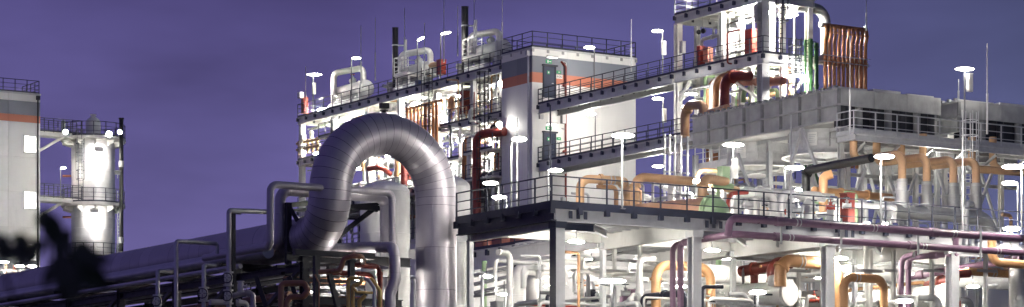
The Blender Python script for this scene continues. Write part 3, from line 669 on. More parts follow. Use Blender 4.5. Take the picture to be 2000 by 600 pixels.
# black stacks
for nm, u, v0, v1, dx in (('left', 772, 55, 150, 2.6), ('right', 908, 14, 125, 2.6)):
    p = Wx(u, v1, XL+dx); q = Wx(u, v0, XL+dx); s = .245 if nm == 'left' else .27
    t = T('exhaust_stack', f'{nm} one of the two black exhaust stacks on the left structure', 'stack', V((q.x, q.y, ZT)), 'black exhaust stacks')
    t.part('flue', MB().tube([(q.x, q.y, ZT), (q.x, q.y, q.z)], s, 20), 'black')
    t.part('rim', MB().lathe((q.x, q.y, q.z-.05), (0, 0, 1), [(0, s*1.08), (.08, s*1.08), (.08, s*.85)], 20), 'dark')
    zc = q.z-(1.45 if nm == 'left' else 1.5); t.part('collar', MB().lathe((q.x, q.y, zc), (0, 0, 1), [(0, s*1.12), (.1, s*1.12)], 20), 'galv')
    t.part('stay_arm', MB().bar(V((q.x, q.y, zc+.05)), V((q.x, q.y, zc+.05))+rt*.85, .09), 'galv', None, False)
    t.part('stay_post', MB().bar(V((q.x, q.y, ZT))+rt*.85, V((q.x, q.y, zc+.5))+rt*.85, .14), 'white', None, False)
    for j in range(2): t.part('damper', MB().cbox((q.x-.35, q.y+.1+.2*j, ZT+.9+.5*j), .35, .35, .4), 'galv_dull', None, False)
# rods
for u, v0, v1, s, nm in ((597, 130, 222, 24.3, 'at the far left end of the left structure'), (733, 35, 158, 25.4, 'tallest left of the left black stack'), (790, 16, 120, 25.8, 'right of the left black stack'), (829, 45, 150, 26.0, 'between the two hooked lamps'), (867, -20, 122, 26.4, 'between the right hooked lamp and the right stack'), (894, 12, 110, 26.6, 'thin, just left of the right black stack'), (926, -10, 90, 26.8, 'right of the right black stack'), (981, -20, 95, 27.0, 'at the left edge of the stair tower'), (705, 50, 175, 25.0, 'above the far left condenser drum')):
    rod('lightning rod '+nm, u, v0, v1, s)
# hanging brown pipe row
hr = T('brown_pipe_row', 'row of brown vertical pipes under a sloping header in the left structure', 'pipe row', Wx(828, 210, XL-.2))
a, b = Wx(794, 213, XL-.25), Wx(862, 195, XL-.25); b.z = a.z
hr.part('header', MB().tube([a, b], .13, 10), 'brown')
for k in range(9):
    p = a.lerp(b, (k+.5)/9.5); ln = 2.2 if k < 6 else 5.5
    pp = hr.part('pipe', MB().tube([p+V((-.08, 0, 0)), p+V((-.08, 0, -ln))], .11, 10), 'brown'); flange(hr, p+V((-.08, 0, -.35)), (0, 0, 1), .11, 'brown', 1.4, .1, pp)
hr.part('rail_bar', MB().bar(a+V((-.1, 0, -1.1)), b+V((-.1, 0, -1.1)), .05), 'galv', None, False)
# red riser and its neighbours at right of the left structure
yr = lambda u, x: Wx(u, 300, x).y
pipe('dark red riser with flange and elbow left of the stair tower', [Wx(931, 420, XL-1.0), Wx(931, 264, XL-1.0), V((XL-.3, yr(985, XL-.3), Wx(931, 264, XL-1.0).z))], .34, 'red', .7, flanges=(.42,), n=20)
pipe('brown riser left of the dark red riser', [Wx(908, 410, XL-.3), Wx(908, 272, XL-.3), V((XL+2, yr(960, XL+2), Wx(908, 272, XL-.3).z))], .22, 'brown', .4, flanges=(.3,))
pipe('pale grey riser between the brown and dark red risers', [Wx(917, 410, XL-.6), Wx(917, 268, XL-.6), V((XL+2, yr(975, XL+2), Wx(917, 268, XL-.6).z))], .22, 'greywhite', .4)
pipe('dark red thin fire pipe running down the middle deck', [Wx(926, 180, XL-.1), Wx(926, 238, XL-.1), Wx(934, 242, XL-.1)], .05, 'red', .1)
cabinet('red cabinet behind the small railings right of the dark red riser', Wx(974, 338, XL+1), .5, .6, 1.6, 'red')
cabinet('red tall cabinet seen through the arch of the big pipe loop', Wx(800, 350, XL+1), .6, .7, 3.3, 'red')
pipe('orange riser seen through the arch of the big pipe loop', [Wx(776, 345, XL-.2), Wx(776, 300, XL-.2)], .22, 'orange', flanges=(.7,))
pipe('red brown riser at the right under the arch of the big pipe loop', [Wx(789, 390, XL-.4), Wx(789, 290, XL-.4)], .28, 'red', flanges=(.5,))
pipe('red horizontal pipe seen through the arch of the big pipe loop', [Wx(720, 330, XL-.2), Wx(745, 326, XL-.2), Wx(762, 340, XL+1)], .2, 'redbright', .4)
# brown pipe rack at far left of the middle deck
hb = T('brown_manifold', 'brown pipe manifold at the left end of the middle deck', 'manifold', Wx(600, 300, XL+.4))
for k in range(5): hb.part('pipe', MB().tube([Wx(584+k*9, 303-k*2, XL+.4), Wx(584+k*9, 276-k*2, XL+.4)], .13, 8), 'tan')
for dv in (0, 12): hb.part('header', MB().tube([Wx(580, 281+dv, XL+.35), Wx(625, 271+dv, XL+.35)], .12, 8), 'tan')
# clutter : risers, cross pipes, trays, boxes inside the frame
CN = {'white': 'white', 'greywhite': 'light grey', 'pale': 'off-white', 'galv': 'galvanised', 'orange': 'orange', 'steel': 'grey', 'tan': 'tan', 'salmon': 'salmon pink', 'green': 'green', 'lilac': 'lilac', 'red': 'dark red', 'redbright': 'red', 'blue': 'blue', 'galv_rib': 'dark grey', 'rail': 'blackish'}
SKIP = {4,25,26,29,30,32,33,34,38,40,41,44,46,47,48,50,52,53,54,55,56,57,58,60,63,65,66,67,68,69,70,71,72,76,80,83,84,85,92,93,94,95,96,98,99,100,104,108,109,110,112,113,114,115,116,117,118,120,121,124,126,128,129,130,131,133,134,135,136,137,139,140,142,145,146,147,148,149,150,151,154,155,156,157,158,159,164,165,166,167,168,171,172,173,174,175,176,177,178,180,181,184,186,187,188,189,191,192,194,195,196,200,201,202,210,213,215,218,219,228,232,235,241,242,243,259,267,281,286,287,289,291,293,298,299,300,301,302,303,305,311,313,314,315,317,318,319,320,323,324,328,330,341,345,354,355,357,364,376,378,379,380,381,382,384,385,387,388,389,390,392,393,395,396,397,398,399,400,403,404,405,406,407,408,410,414,416,418,420,429,432,435,437,438,439,445,447,448,450,453,454,461,465,466,467,469,472,473,474,476,479,480,481,482,485,487,488,491,492,493,495,496,498,500,503,505,508,509,511,520,522,524,530,533,535,537,538,539,540,541,547,548,551,552,553,556,557,559,560,564,565,566,567,568,569,570,571,572,573,574,575,576,577,578,580,581,582,585,587,588,590,591,593,594,595,596,597,598,599,600,601,603,605,606,607,609,611,613,614,615,617,618,620,622,623,624,625,626,629,630,631,632,633,634,635,639,641,645,650,651,654,656,657,658,659,660,661,662,664,666,667,669,674,676,678,679,680,681,682,686,689,690,691,692,693,696,697,698,700,701,705,706,708,709,710,712,716,717,719,720,722,723,724,725,726,727,728,730,731,732,733,734,735,736,737,738,739,740,741,744,745,746,748,749,751,752,753,754,755,756,757,758,760,761,763,764,765,766,767,768,770,773,776,777,778,780,782,783,784,785,786,787,788,789,790,791,792}
serial = [0]; reg = {}; used = set()
def clutter(where, x0_, x1_, y0_, y1_, zs_, n_r, n_h, n_b, grp, seed, cols=('white', 'white', 'greywhite', 'pale', 'galv', 'orange', 'galv_rib', 'white', 'tan', 'rail', 'steel')):
    """small risers, level pipes and cabinets between decks; SKIP holds the serial numbers of those nothing shows of"""
    r_ = random.Random(seed)
    def spot(x, y):
        u = 1000+F*(CT*x-ST*y)/(ST*x+CT*y); ua, ub = [1000+F*(CT*a-ST*b)/(ST*a+CT*b) for a, b in ((x0_, y1_), (x1_, y0_))]
        f = (u-ua)/(ub-ua); side = ('far left', 'left', 'left of middle', 'middle', 'right of middle', 'right', 'far right')[max(0, min(6, int(f*7)))]
        return side+(' front' if ST*x+CT*y < ST*(x0_+x1_)/2+CT*(y0_+y1_)/2 else ' rear')
    sz = lambda r: 'hair-thin' if r < .05 else 'thin' if r < .075 else 'slim' if r < .1 else 'medium' if r < .15 else 'thick'
    for k in range(n_r):
        x, y = r_.uniform(x0_, x1_), r_.uniform(y0_, y1_); i = r_.randrange(len(zs_)-1); m = r_.choice(cols); rr = r_.choice((.04, .06, .06, .08, .1, .14)); dx, dy = r_.choice((-1, 1))*.8, r_.uniform(-.5, .5)
        serial[0] += 1
        if serial[0] in SKIP: continue
        lb = f'{sz(rr)} {CN[m]} upright pipe, {spot(x, y)}, {where}'
        if lb in used: continue
        used.add(lb); reg[serial[0]] = pipe(lb, [(x, y, zs_[i]), (x, y, zs_[i+1]-.4), (x+dx, y+dy, zs_[i+1]-.4)], rr, m, rr*2.2, n=10, group='upright pipes '+grp, flanges=(.35,) if rr > .09 else (), name='riser_pipe')
    for k in range(n_h):
        x, y = r_.uniform(x0_, x1_), r_.uniform(y0_, y1_); i = r_.randrange(len(zs_)-1); m = r_.choice(cols); rr = r_.choice((.05, .07, .09, .12, .16)); z = zs_[i]+r_.uniform(.5, zs_[i+1]-zs_[i]-.4)
        ln = r_.uniform(2, 6); along = r_.random() < .6
        q = V((x, min(y+ln, y1_), z)) if along else V((min(x+ln, x1_+1), y, z))
        serial[0] += 1
        if serial[0] in SKIP: continue
        lb = f'{sz(rr)} {CN[m]} {"receding" if along else "crossing"} level pipe, {spot(x, y)}, {where}'
        if lb in used: continue
        used.add(lb); reg[serial[0]] = pipe(lb, [(x, y, z-.9), (x, y, z), q, q-V((0, 0, .7))], rr, m, rr*2.2, n=10, group='level pipes '+grp, flanges=(.5,) if rr > .1 else (), name='branch_pipe')
    for k in range(n_b):
        x, y = r_.uniform(x0_, x1_), r_.uniform(y0_, y1_); i = r_.randrange(len(zs_)-1); m = r_.choice(('white', 'greywhite', 'redbright', 'galv', 'pale', 'blue'))
        a, b, c = r_.uniform(.3, .6), r_.uniform(.3, .7), r_.uniform(.5, 1.2)
        serial[0] += 1
        if serial[0] in SKIP: continue
        lb = f'{CN[m]} equipment cabinet, {spot(x, y)}, {where}'
        if lb in used: continue
        used.add(lb); reg[serial[0]] = cabinet(lb, (x, y, zs_[i]), a, b, c, m, group='cabinets '+grp)
def tray(label, p, q, w=.4, m='galv', group=None):
    p = V(p); q = V(q); t = T('cable_tray', label, 'cable tray', p, group); d = (q-p).normalized(); sd = V((0, 0, 1)).cross(d).normalized()
    for s in (-1, 1): t.part('side_rail', MB().bar(p+sd*s*w/2, q+sd*s*w/2, .03, .1), m, None, False)
    n = int((q-p).length/.5); rm = shared(('tray_rung', w, round(d.x, 2)), lambda: MB().bar(-sd*w/2, sd*w/2, .05, .03), m, False)
    for k in range(1, n): t.inst('tray_rung', rm, p.lerp(q, k/n)-V((0, 0, .02)))
    for k in range(3): t.part('cable', MB().tube([p+sd*(k-1)*.1+V((0, 0, .03)), q+sd*(k-1)*.1+V((0, 0, .03))], .03, 6), 'dark')
clutter('upper bay of the left structure', XL+.6, XB-.6, ya+.5, yz-.5, [ZM, ZT], 34, 18, 6, 'in the upper bay of the left structure', 3)
clutter('middle bay of the left structure', XL+.6, XB-.6, ya+.5, yz-.5, [ZW, ZM], 46, 24, 8, 'in the middle bay of the left structure', 4)
clutter('lower bay of the left structure', XL+.6, XB-.6, ya+.5, yz-.5, [ZV, ZW], 22, 12, 6, 'in the lower bay of the left structure', 5)
clutter('on top of the left structure', XL+1.5, XB-.6, ya+.5, yz-1.5, [ZT, ZT+1.7], 14, 6, 3, 'on the top deck of the left structure', 6, ('white', 'greywhite', 'galv', 'white', 'pale'))
clutter('beside the stair tower', XL-.3, XL+1.0, ya+.3, yL(865), [ZV, ZW, ZM, ZT], 26, 14, 4, 'at the right front of the left structure', 8)
for k, z in enumerate((ZT-.9, ZM-.9, ZW-.9)): tray(f'{["highest", "middle", "lowest"][k]} long cable tray under a deck of the left structure', (XL+1.2, ya, z), (XL+1.2, yz, z))
lt = T('ladder_tower', 'dark caged ladder tower at the right end of the left structure', 'ladder', Wx(950, 300, XL-.5))
p = Wx(950, 360, XL-.5); ladder(lt, V((p.x, p.y, ZV)), ZT-.4, .5, (0, 1, 0), 'dark', True, (-1, 0, 0))
p = Wx(841, 300, XL-.4); lt2 = T('service_ladder', 'dark caged ladder behind the brown pipe row of the left structure', 'ladder', p); ladder(lt2, V((p.x, p.y, ZW)), ZT+1.0, .5, (0, 1, 0), 'dark', True, (-1, 0, 0))
# lamps of the left structure
def under(p, levels):
    for z in levels:
        if z-1.0 < p.z < z+.5: p.z = z-1.0
    return p
lamp('big bright pole lamp at the far left end of the top deck', Wx(614, 146, XL+.4), ZT, 1.5, (CT, -ST, 0), 'left', 'greywhite', True, -.55, .36, lm='lamp_mid')
lamp('hooked pole lamp left of the left black stack', Wx(696, 114, XL+.5), ZT, .9, (CT, -ST, 0), 'left', 'greywhite', False, .0, .3, lm='lamp_mid')
lamp('hooked pole lamp right of the left black stack', Wx(822, 76, XL+.5), ZT, .7, (CT, -ST, .5), 'left', 'greywhite', False, .0, .3, lm='lamp_mid')
lamp('hooked pole lamp left of the right black stack', Wx(871, 65, XL+.5), ZT, .95, (CT, -ST, .2), 'left', 'greywhite', False, .0, .32, lm='lamp_mid')
bulkhead('round bulkhead lamp under the top deck next to the stair tower', Wx(978, 164, XL+.2), .24)
bulkhead('smaller round lamp under the top deck left of the stair tower lamp', Wx(962, 168, XL+1.2), .15)
bulkhead('round lamp beside the red elbow left of the stair tower', Wx(975, 243, XL-.6), .22)
bulkhead('round lamp behind the risers at mid height', Wx(898, 275, XL+.6), .26)
for k, (u, v, w_, x_) in enumerate(((690, 212, 2.2, 3), (628, 214, 1.6, 4), (812, 178, 1.6, 2), (900, 160, 1.4, 4), (740, 268, 1.5, 3), (880, 330, 2.0, 2), (758, 305, .5, 0), (660, 250, 1.5, 4), (950, 250, 1.3, 4), (835, 262, 1.3, 4), (620, 300, 1.3, 3), (965, 300, 1.3, 3), (700, 330, 1.3, 3))):
    lamp('long ceiling lamp ' + ['under the top deck above the big pipe loop', 'under the top deck near its left end', 'under the top deck left of the stair', 'under the top deck below the right stack', 'in the middle bay behind the loop crown', 'below the middle deck right of the big loop', 'glinting through the arch of the big loop', 'in the middle bay near the left end', 'below the middle deck near the stair tower', 'in the middle bay behind the ladder', 'in the middle bay at its left end', 'in the lower bay near the stair tower', 'in the lower bay behind the arch of the loop'][k], under(Wx(u, v, XL+.5+x_*.35), (ZT, ZM, ZW)), None, w_, (0, 1, 0), 'mid', 'galv', hang=.35, lm='lamp_hot')

# ================================================================ stair tower
SC = 27.0; B0 = W(1040, 95, SC); xc, yc, zc = B0.x, B0.y, B0.z
xr = Wy(1241, 300, yc).x; yf = Wx(981, 300, xc).y
st = T('stair_tower', 'tall white stair tower with grey and orange bands, doors and roof railing', 'building', ((xc+xr)/2, (yc+yf)/2, 0))
st.part('wall', MB().box(xc, xr, yc, yf, 0, zc-.05), 'wall_white', None, False)
rows = [(zc, zc-.5, 'wall_white'), (zc-.5, zc-1.69, 'wall_grey'), (zc-1.69, zc-2.42, 'wall_orange')]
z = zc-2.42
while z > 8: rows.append((z, z-4.1, 'wall_white')); z -= 4.1
for z1, z0_, m in rows:
    n = 3
    for k in range(n):
        a = xc-.06+(xr-xc+.06)*k/n; b = xc-.06+(xr-xc+.06)*(k+1)/n
        st.part('panel', MB().box(a, b-.008, yc-.06, yc-.002, z0_+.006, z1), m, None, False)
    for k in range(2):
        a = yc+.002+(yf-yc)*k/2; b = yc+.002+(yf-yc)*(k+1)/2
        st.part('panel', MB().box(xc-.06, xc-.002, a, b-.008, z0_+.006, z1), m, None, False)
st.part('parapet_cap', MB().box(xc-.12, xr+.06, yc-.12, yc+.25, zc+.002, zc+.12), 'steel', None, False)
st.part('parapet_cap', MB().box(xc-.12, xc+.25, yc+.253, yf, zc+.002, zc+.12), 'steel', None, False)
guard(st, [(xr, yf, zc+.12), (xr, yc, zc+.12), (xc, yc, zc+.12), (xc, yf, zc+.12)], 'rail', 1.15, 1.3, 'galv_dull', True, 3, .055)
guard(st, [(xc, yf, zc+.12), (xr, yf, zc+.12)], 'rail', 1.15, 1.3, None, True, 3, .055)
st.part('downpipe', MB().tube([(xc-.14, yc+.35, 8), (xc-.14, yc+.35, zc-.4)], .08, 8), 'steel'); st.part('gutter_hopper', MB().cbox((xc-.2, yc+.35, zc-.3), .26, .3, .34), 'steel', None, False)
st.part('riser_pipe', MB().tube(bend([(Wy(1105, 420, yc-.2).x, yc-.2, 12), (Wy(1105, 300, yc-.2).x, yc-.2, zc-1.1), (Wy(1096, 118, yc-.2).x, yc-.2, zc-.75)], .2), .08, 8), 'red')
def text(t, s_, p, size, m, parent=None):
    c = bpy.data.curves.new('lettering', 'FONT'); c.body = s_; c.size = size; c.extrude = .004; c.align_x = 'CENTER'; c.align_y = 'CENTER'; c.materials.append(MATS[m])
    tmp = bpy.data.objects.new('lettering_curve', c); col.objects.link(tmp); bpy.context.view_layer.update(); me = bpy.data.meshes.new_from_object(tmp.evaluated_get(bpy.context.evaluated_depsgraph_get())); bpy.data.objects.remove(tmp)
    o = bpy.data.objects.new('lettering', me); col.objects.link(o); o.parent = parent or t.root(); o.location = V(p)-t.org; o.rotation_euler = (R(90), 0, 0); return o
for nm, v0, v1, lab in (('upper', 131, 190, '8.OG'), ('lower', 261, 320, '7.OG')):
    a, b = Wy(1062, v1, yc-.07), Wy(1083, v0, yc-.07)
    d = st.part('door', MB().box(a.x, b.x, yc-.10, yc-.063, a.z, b.z), 'door', None, False)
    for e in (MB().box(a.x-.09, a.x, yc-.16, yc-.063, a.z, b.z), MB().box(b.x, b.x+.09, yc-.16, yc-.063, a.z, b.z), MB().box(a.x-.16, b.x+.16, yc-.30, yc-.063, b.z, b.z+.1)): st.part('door_frame', e, 'navy', d, False)
    st.part('door_handle', MB().bar((b.x-.14, yc-.15, a.z+1.05), (b.x-.28, yc-.15, a.z+1.05), .04), 'galv', d, False)
    mx = (a.x+b.x)/2
    s1 = st.part('exit_sign', MB().cbox((mx-.05, yc-.09, b.z+.34), .5, .05, .26), 'sign_green', None, False); st.part('pictogram', MB().cbox((mx-.13, yc-.118, b.z+.34), .1, .006, .17), 'white', s1, False); st.part('pictogram', MB().cbox((mx+.06, yc-.118, b.z+.34), .18, .006, .05), 'white', s1, False)
    s1 = st.part('exit_sign', MB().cbox((mx-.08, yc-.115, b.z-.45), .24, .02, .24), 'sign_green', None, False); st.part('pictogram', MB().cbox((mx-.08, yc-.127, b.z-.45), .1, .005, .12), 'white', s1, False)
    s1 = st.part('exit_sign', MB().cbox((b.x+.36, yc-.09, b.z-.35), .36, .05, .2), 'sign_green', None, False); st.part('pictogram', MB().cbox((b.x+.38, yc-.118, b.z-.35), .16, .006, .05), 'white', s1, False)
    s1 = st.part('floor_sign', MB().cbox((b.x+.40, yc-.09, b.z-.68), .52, .04, .28), 'white', None, False); text(st, lab, (b.x+.40, yc-.116, b.z-.68), .2, 'black', s1)
    s1 = st.part('wall_light', MB().cbox((mx+.2, yc-.2, b.z+.72), .9, .2, .12), 'greywhite', None, False); st.part('diffuser', MB().cbox((mx+.2, yc-.2, b.z+.63), .84, .16, .05), 'window', s1, False)
    st.part('hydrant_pipe', MB().tube(bend([(b.x+.55, yc-.16, a.z+.9), (b.x+.95, yc-.16, a.z+.9), (b.x+.95, yc-.16, b.z+.4), (b.x+.6, yc-.16, b.z+.4)], .15), .055, 8), 'greywhite')
    st.part('hydrant_valve', MB().lathe((b.x+.62, yc-.3, a.z+.95), (0, -1, 0), [(0, .1), (.1, .13), (.14, .05)], 10), 'red')
for v in (232, 330, 395): st.part('bracket', MB().cbox(Wy(1100, v, yc-.25)+V((0, 0, 0)), .3, .3, .7), 'greywhite', None, False)

# ================================================================ footbridges from the stair tower
XT = xc+.35
ZU, ZD = E+28.0, E+23.8
yT0, yT1, yT2 = Wx(1316, 300, XT).y, Wx(1403, 300, XT).y, Wx(1489, 300, XT).y
for nm, z, lab in (('upper', ZU, 'upper long footbridge from the stair tower to the right steel tower'), ('lower', ZD, 'lower long footbridge from the stair tower to the right steel tower')):
    t = T('footbridge', lab, 'footbridge', (XT+.8, (yc+yT0)/2, z))
    deck(t, XT, XT+1.9, yT0+.25, yc-.12, z, 'deck_pale', 'steel', .62, 1.5, edge='x')
    guard(t, [(XT+.05, yT0+.3, z), (XT+.05, yc-.15, z)], 'rail', 1.1, 1.35); guard(t, [(XT+1.85, yT0+.3, z), (XT+1.85, yc-.15, z)], 'rail', 1.1, 1.35)
    guard(t, [(XT+.05, yc-.16, z), (XT+.4, yc-.16, z)], 'rail', 1.1, 1.0, None)
    t.part('bearing', MB().cbox((XT+.3, yc-.14, z-.85), .3, .2, .35), 'steel', None, False)
    t.part('conduit', MB().tube([(XT+2.02, yT0+.3, z-.2), (XT+2.02, yc-.2, z-.2)], .05, 8), 'galv')
for u, v, z, nm, px in ((1151, 93, ZU, 'on the upper footbridge near the stair tower', 1.8), (1284, 61, ZU, 'at the right end of the upper footbridge', 1.8), (1153, 223, ZD, 'on the lower footbridge before the white wall', 1.8), (1285, 193, ZD, 'at the right end of the lower footbridge', 1.8)):
    p = Wx(u, v, XT+px); lamp('pole lamp '+nm, p, z, .95, (CT, -ST, 0), 'right', 'greywhite', u > 1200, -.06, .3, lm='lamp_mid')
lamp('pole lamp in front of the sky below the lower footbridge', Wx(1286, 325, XT+1.8), E+18, 1.0, (CT, -ST, 0), 'right', 'greywhite', True, -.06, .3)
rod('lightning rod before the right edge of the stair tower', 1233, 38, 140, 28.0)

# ================================================================ right steel tower
ZR = E+31.85
rtw = T('steel_tower', 'open steel tower with bright decks at upper right behind the air coolers', 'steel structure', (XT+3, yT1, 0))
XR = Wy(1593, 300, yT2).x
deck(rtw, XT, XR, yT2, yT0, ZR, 'deck_pale', 'steel', .5, 1.3)
deck(rtw, XT, XR, yT2, yT0, ZU, 'deck_pale', 'steel', .6, 1.3)
deck(rtw, XT, XR, yT2, yT0, ZD, 'deck_pale', 'steel', .5, 1.4)
deck(rtw, XT, XR, yT2, yT0, E+19.4, 'deck_pale', 'steel', .5, 1.4)
for y, w_ in ((yT0-.05, .42), (yT1, .36), (yT2+.33, .58)):
    for x in (XT+.32, XR-.3): column(rtw, x, y, 0, ZR-.57 if y > yT2+.5 else ZR+4, w_ if x < XT+1 else .38, 'steel' if y < yT2+1 and x < XT+1 else 'white')
    column(rtw, XT+1.9, y, ZD, ZR-.57, .3, 'white')
guard(rtw, [(XT+.05, yT2+.4, ZR), (XT+.05, yT0-.05, ZR), (XR, yT0-.05, ZR)], 'rail', 1.1, 1.3)
guard(rtw, [(XT+.05, yT2, ZU), (XT+.05, yT0+.28, ZU)], 'rail', 1.1, 1.35); guard(rtw, [(XT+.05, yT2, ZU), (XR, yT2+.02, ZU)], 'rail', 1.1, 1.35)
guard(rtw, [(XT+.05, yT2, ZD), (XT+.05, yT0+.28, ZD)], 'rail', 1.1, 1.35)
for y, z in ((yT0-.05, ZU), (yT1, ZU)):
    rtw.part('knee_brace', MB().bar((XT+.32, y-.1, z-1.9), (XT+.32, y-1.4, z-.7), .2), 'white', None, False)
    rtw.part('knee_brace', MB().bar((XT+.32, y-.1, z-1.9), (XT+1.8, y-.1, z-.7), .2), 'white', None, False)
rtw.part('brace', MB().bar((XR-.3, yT1, ZD+.3), (XR-.3, yT2+.3, ZU-.8), .16), 'white', None, False)
rtw.part('brace', MB().bar((XT+.32, yT1-.3, ZU-.8), (XT+.32, yT2+.4, ZU-3.0), .15), 'white', None, False)
# big white box column on tower
p = Wx(1420, 60, XT+2.2)
cabinet('tall white control cabinet on the bright tower deck', (XT+2.2, Wx(1425, 60, XT+2.2).y, ZU), .9, 1.0, 2.6, 'white')
cabinet('tall red cabinet beside the main tower column on the bright deck', (XT+.9, Wx(1467, 60, XT+.9).y, ZU+.35), .5, .75, 1.5, 'redbright')
cabinet('red hose box on the tower deck railing, left of two', (XT+.5, Wx(1369, 90, XT+.5).y, ZU), .4, .38, 1.45, 'redbright')
cabinet('red hose box on the tower deck railing, right of two', (XT+.5, Wx(1383, 90, XT+.5).y, ZU+.35), .4, .55, .9, 'salmon')
cabinet('grey panel on the left tower column', (XT+.4, Wx(1324, 80, XT).y, ZU+1.3), .3, .28, .75, 'steel')
cabinet('grey box high on the main tower column', (XT-.1, Wx(1482, 30, XT).y, ZU+2.0), .3, .4, 1.1, 'galv_dull')
lv = T('spot_lamp_cluster', 'small dark double spot fixture hanging under the tower roof', 'spotlight', Wx(1372, 60, XT+1.2))
p = lv.org; lv.part('stem', MB().bar(p, p+V((0, 0, 1.2)), .05), 'galv', None, False)
for s in (-1, 1): lv.part('head', MB().lathe(p+V((0, .25*s, -.05)), (-1, -.3, -.2), [(0, .12), (.1, .17), (.2, .17), (.2, .1)], 14), 'dark')
lv.part('crossbar', MB().bar(p+V((0, -.3, 0)), p+V((0, .3, 0)), .06), 'galv', None, False)
pipe('thin dark red fire pipe bent down over the tower deck edge', [Wx(1446, 58, XT-.05), Wx(1421, 63, XT-.05), Wx(1421, 124, XT-.05), Wx(1448, 126, XT+.5)], .06, 'red', .15)
pipe('thin black pipe under the tower roof', [Wx(1424, 55, XT+.6), Wx(1424, 46, XT+.6), Wx(1480, 30, XT+.6)], .05, 'black', .12)
pipe('big dark grey pipe curving down beside the tower roof', [(XR-1.2, yT2+.6, Wy(1600, 18, yT2+.6).z), (Wy(1612, 18, yT2+.6).x, yT2+.6, Wy(1600, 18, yT2+.6).z), (Wy(1612, 18, yT2+.6).x, yT2+.6, ZU+.4)], .34, 'galv_rib', .85, flanges=(.25,), n=20)
# red/brown/grey trio of fat elbows over the cooler
for nm, u, m, x_, r, uo, vt in (('dark red', 1415, 'red', -1.2, .33, 1441, 152), ('brown', 1400, 'brown', -.2, .27, 1438, 153), ('light grey', 1391, 'greywhite', .4, .2, 1430, 156), ('orange brown', 1384, 'brown', .9, .17, 1425, 160)):
    a = Wx(u, 228, XT+x_); b = Wx(u, vt, XT+x_); yo = Wx(uo, vt, XT+x_).y
    pipe(f'fat {nm} elbow pipe rising behind the left air cooler', [V((a.x, a.y, E+19.5)), b, V((a.x+.3, yo, b.z)), V((a.x+1.0, yo, b.z))], r, m, .75, flanges=(.85,), n=20, group='fat elbow pipes under the right tower')
pipe('tan pipe arch beside the bright lamp left of the air cooler', [Wx(1338, 268, XT-2), Wx(1338, 205, XT-2), Wx(1375, 205, XT-2), Wx(1375, 235, XT-2)], .30, 'tan', .75, n=18, flanges=(.4,))
pipe('tan pipe lying behind the left end of the air cooler', [Wx(1385, 222, XT-2.4), Wx(1420, 212, XT-2.4)], .27, 'tan', n=18)
pipe('orange red level pipe under the tower deck', [Wx(1440, 160, XT+1.0), Wx(1530, 158, XT+1.0)], .28, 'salmon', flanges=(.5,), n=18)
pipe('salmon pink big elbow under the tower deck', [Wy(1498, 163, yT2+1.2), Wy(1526, 158, yT2+1.2), Wy(1533, 146, yT2+1.2), Wy(1533, 132, yT2+1.2)], .24, 'salmon', .6, n=18)
pipe('light green bent pipe behind the tower column', [Wx(1452, 200, XT+1.5), Wx(1452, 178, XT+1.5), Wx(1470, 172, XT+1.5), Wx(1474, 200, XT+1.5)], .16, 'green', .35)
for k, (u, v0, r) in enumerate(((1573, 78, .08), (1583, 76, .15), (1594.5, 84, .14))):
    p = Wy(u, 230, yT2-.5); pipe(['green slim pipe, leftmost of the three green pipes', 'dark green thick pipe in the middle of the green pipes', 'dark green thick pipe, rightmost of the green pipes'][k], [V((p.x, p.y, E+19)), V((p.x, p.y, Wy(u, v0, yT2-.5).z))], r, 'darkgreen', flanges=(.97, .72), group='green vertical pipes', n=16)
# brown vertical pipe rack on the tower's near face
br = T('brown_pipe_rack', 'rack of ten brown vertical pipes under a header at upper right', 'pipe rack', Wy(1648, 170, yT2-.6))
yk = yT2-.6; a = Wy(1606, 49, yk); b = Wy(1692, 57, yk); b.z = a.z
br.part('header', MB().tube([a, b], .15, 14), 'brown'); br.part('header_end', MB().lathe(a-V((.05, 0, 0)), (-1, 0, 0), [(0, .2), (.1, .2), (.16, .1)], 16), 'greywhite')
for k in range(10):
    x = a.x+.16+(b.x-a.x-.2)*k/9.3
    pp = br.part('pipe', MB().tube(bend([(x, yk+.1, a.z), (x, yk-.22, a.z-.12), (x, yk-.22, a.z-.6), (x, yk-.1, a.z-1.0), (x, yk-.1, E+21)], .15), .115, 12), 'brown')
    flange(br, V((x, yk-.22, a.z-.45)), (0, 0, 1), .115, 'brown', 1.35, .1, pp); flange(br, V((x, yk-.1, a.z-2.3)), (0, 0, 1), .115, 'brown', 1.35, .12, pp)
for dz in (-1.95, -2.35): br.part('rail_bar', MB().bar((a.x-.3, yk-.26, a.z+dz), (b.x+.1, yk-.26, a.z+dz), .05), 'galv', None, False)
br.part('support_beam', MB().hsec((a.x-.3, yk+.25, a.z-2.15), (b.x+.2, yk+.25, a.z-2.15), .2, .3), 'steel', None, False)
rtw.part('column', MB().hsec((b.x+.1, yk+.7, 0), (b.x+.1, yk+.7, Wy(1692, 122, yk).z), .36, .36, .04, (0, 1, 0)), 'pale', None, False)
rtw.part('cap_beam', MB().box(b.x-.4, b.x+.5, yk+.4, yk+1.0, Wy(1692, 130, yk).z, Wy(1692, 120, yk).z), 'pale', None, False)
rtw.part('beam', MB().hsec((XT+3, yk+.7, Wy(1692, 126, yk).z), (b.x-.41, yk+.7, Wy(1692, 126, yk).z), .3, .4), 'pale', None, False)
vt = T('vent_pipe', 'thin grey vent behind the right end of the brown pipe rack', 'pipe', Wy(1690, 125, yk+1.2)); p = Wy(1690, 52, yk+1.2); vt.part('pipe_run', MB().tube([vt.org, p], .1, 8), 'greywhite'); guard(vt, [Wy(1655, 118, yk+1.2), Wy(1691, 122, yk+1.2)], 'rail_galv', 1.1, .8, None)
rod('lightning rod at the right end of the brown pipe rack', 1692, -20, 60, 31.0, 'greywhite')
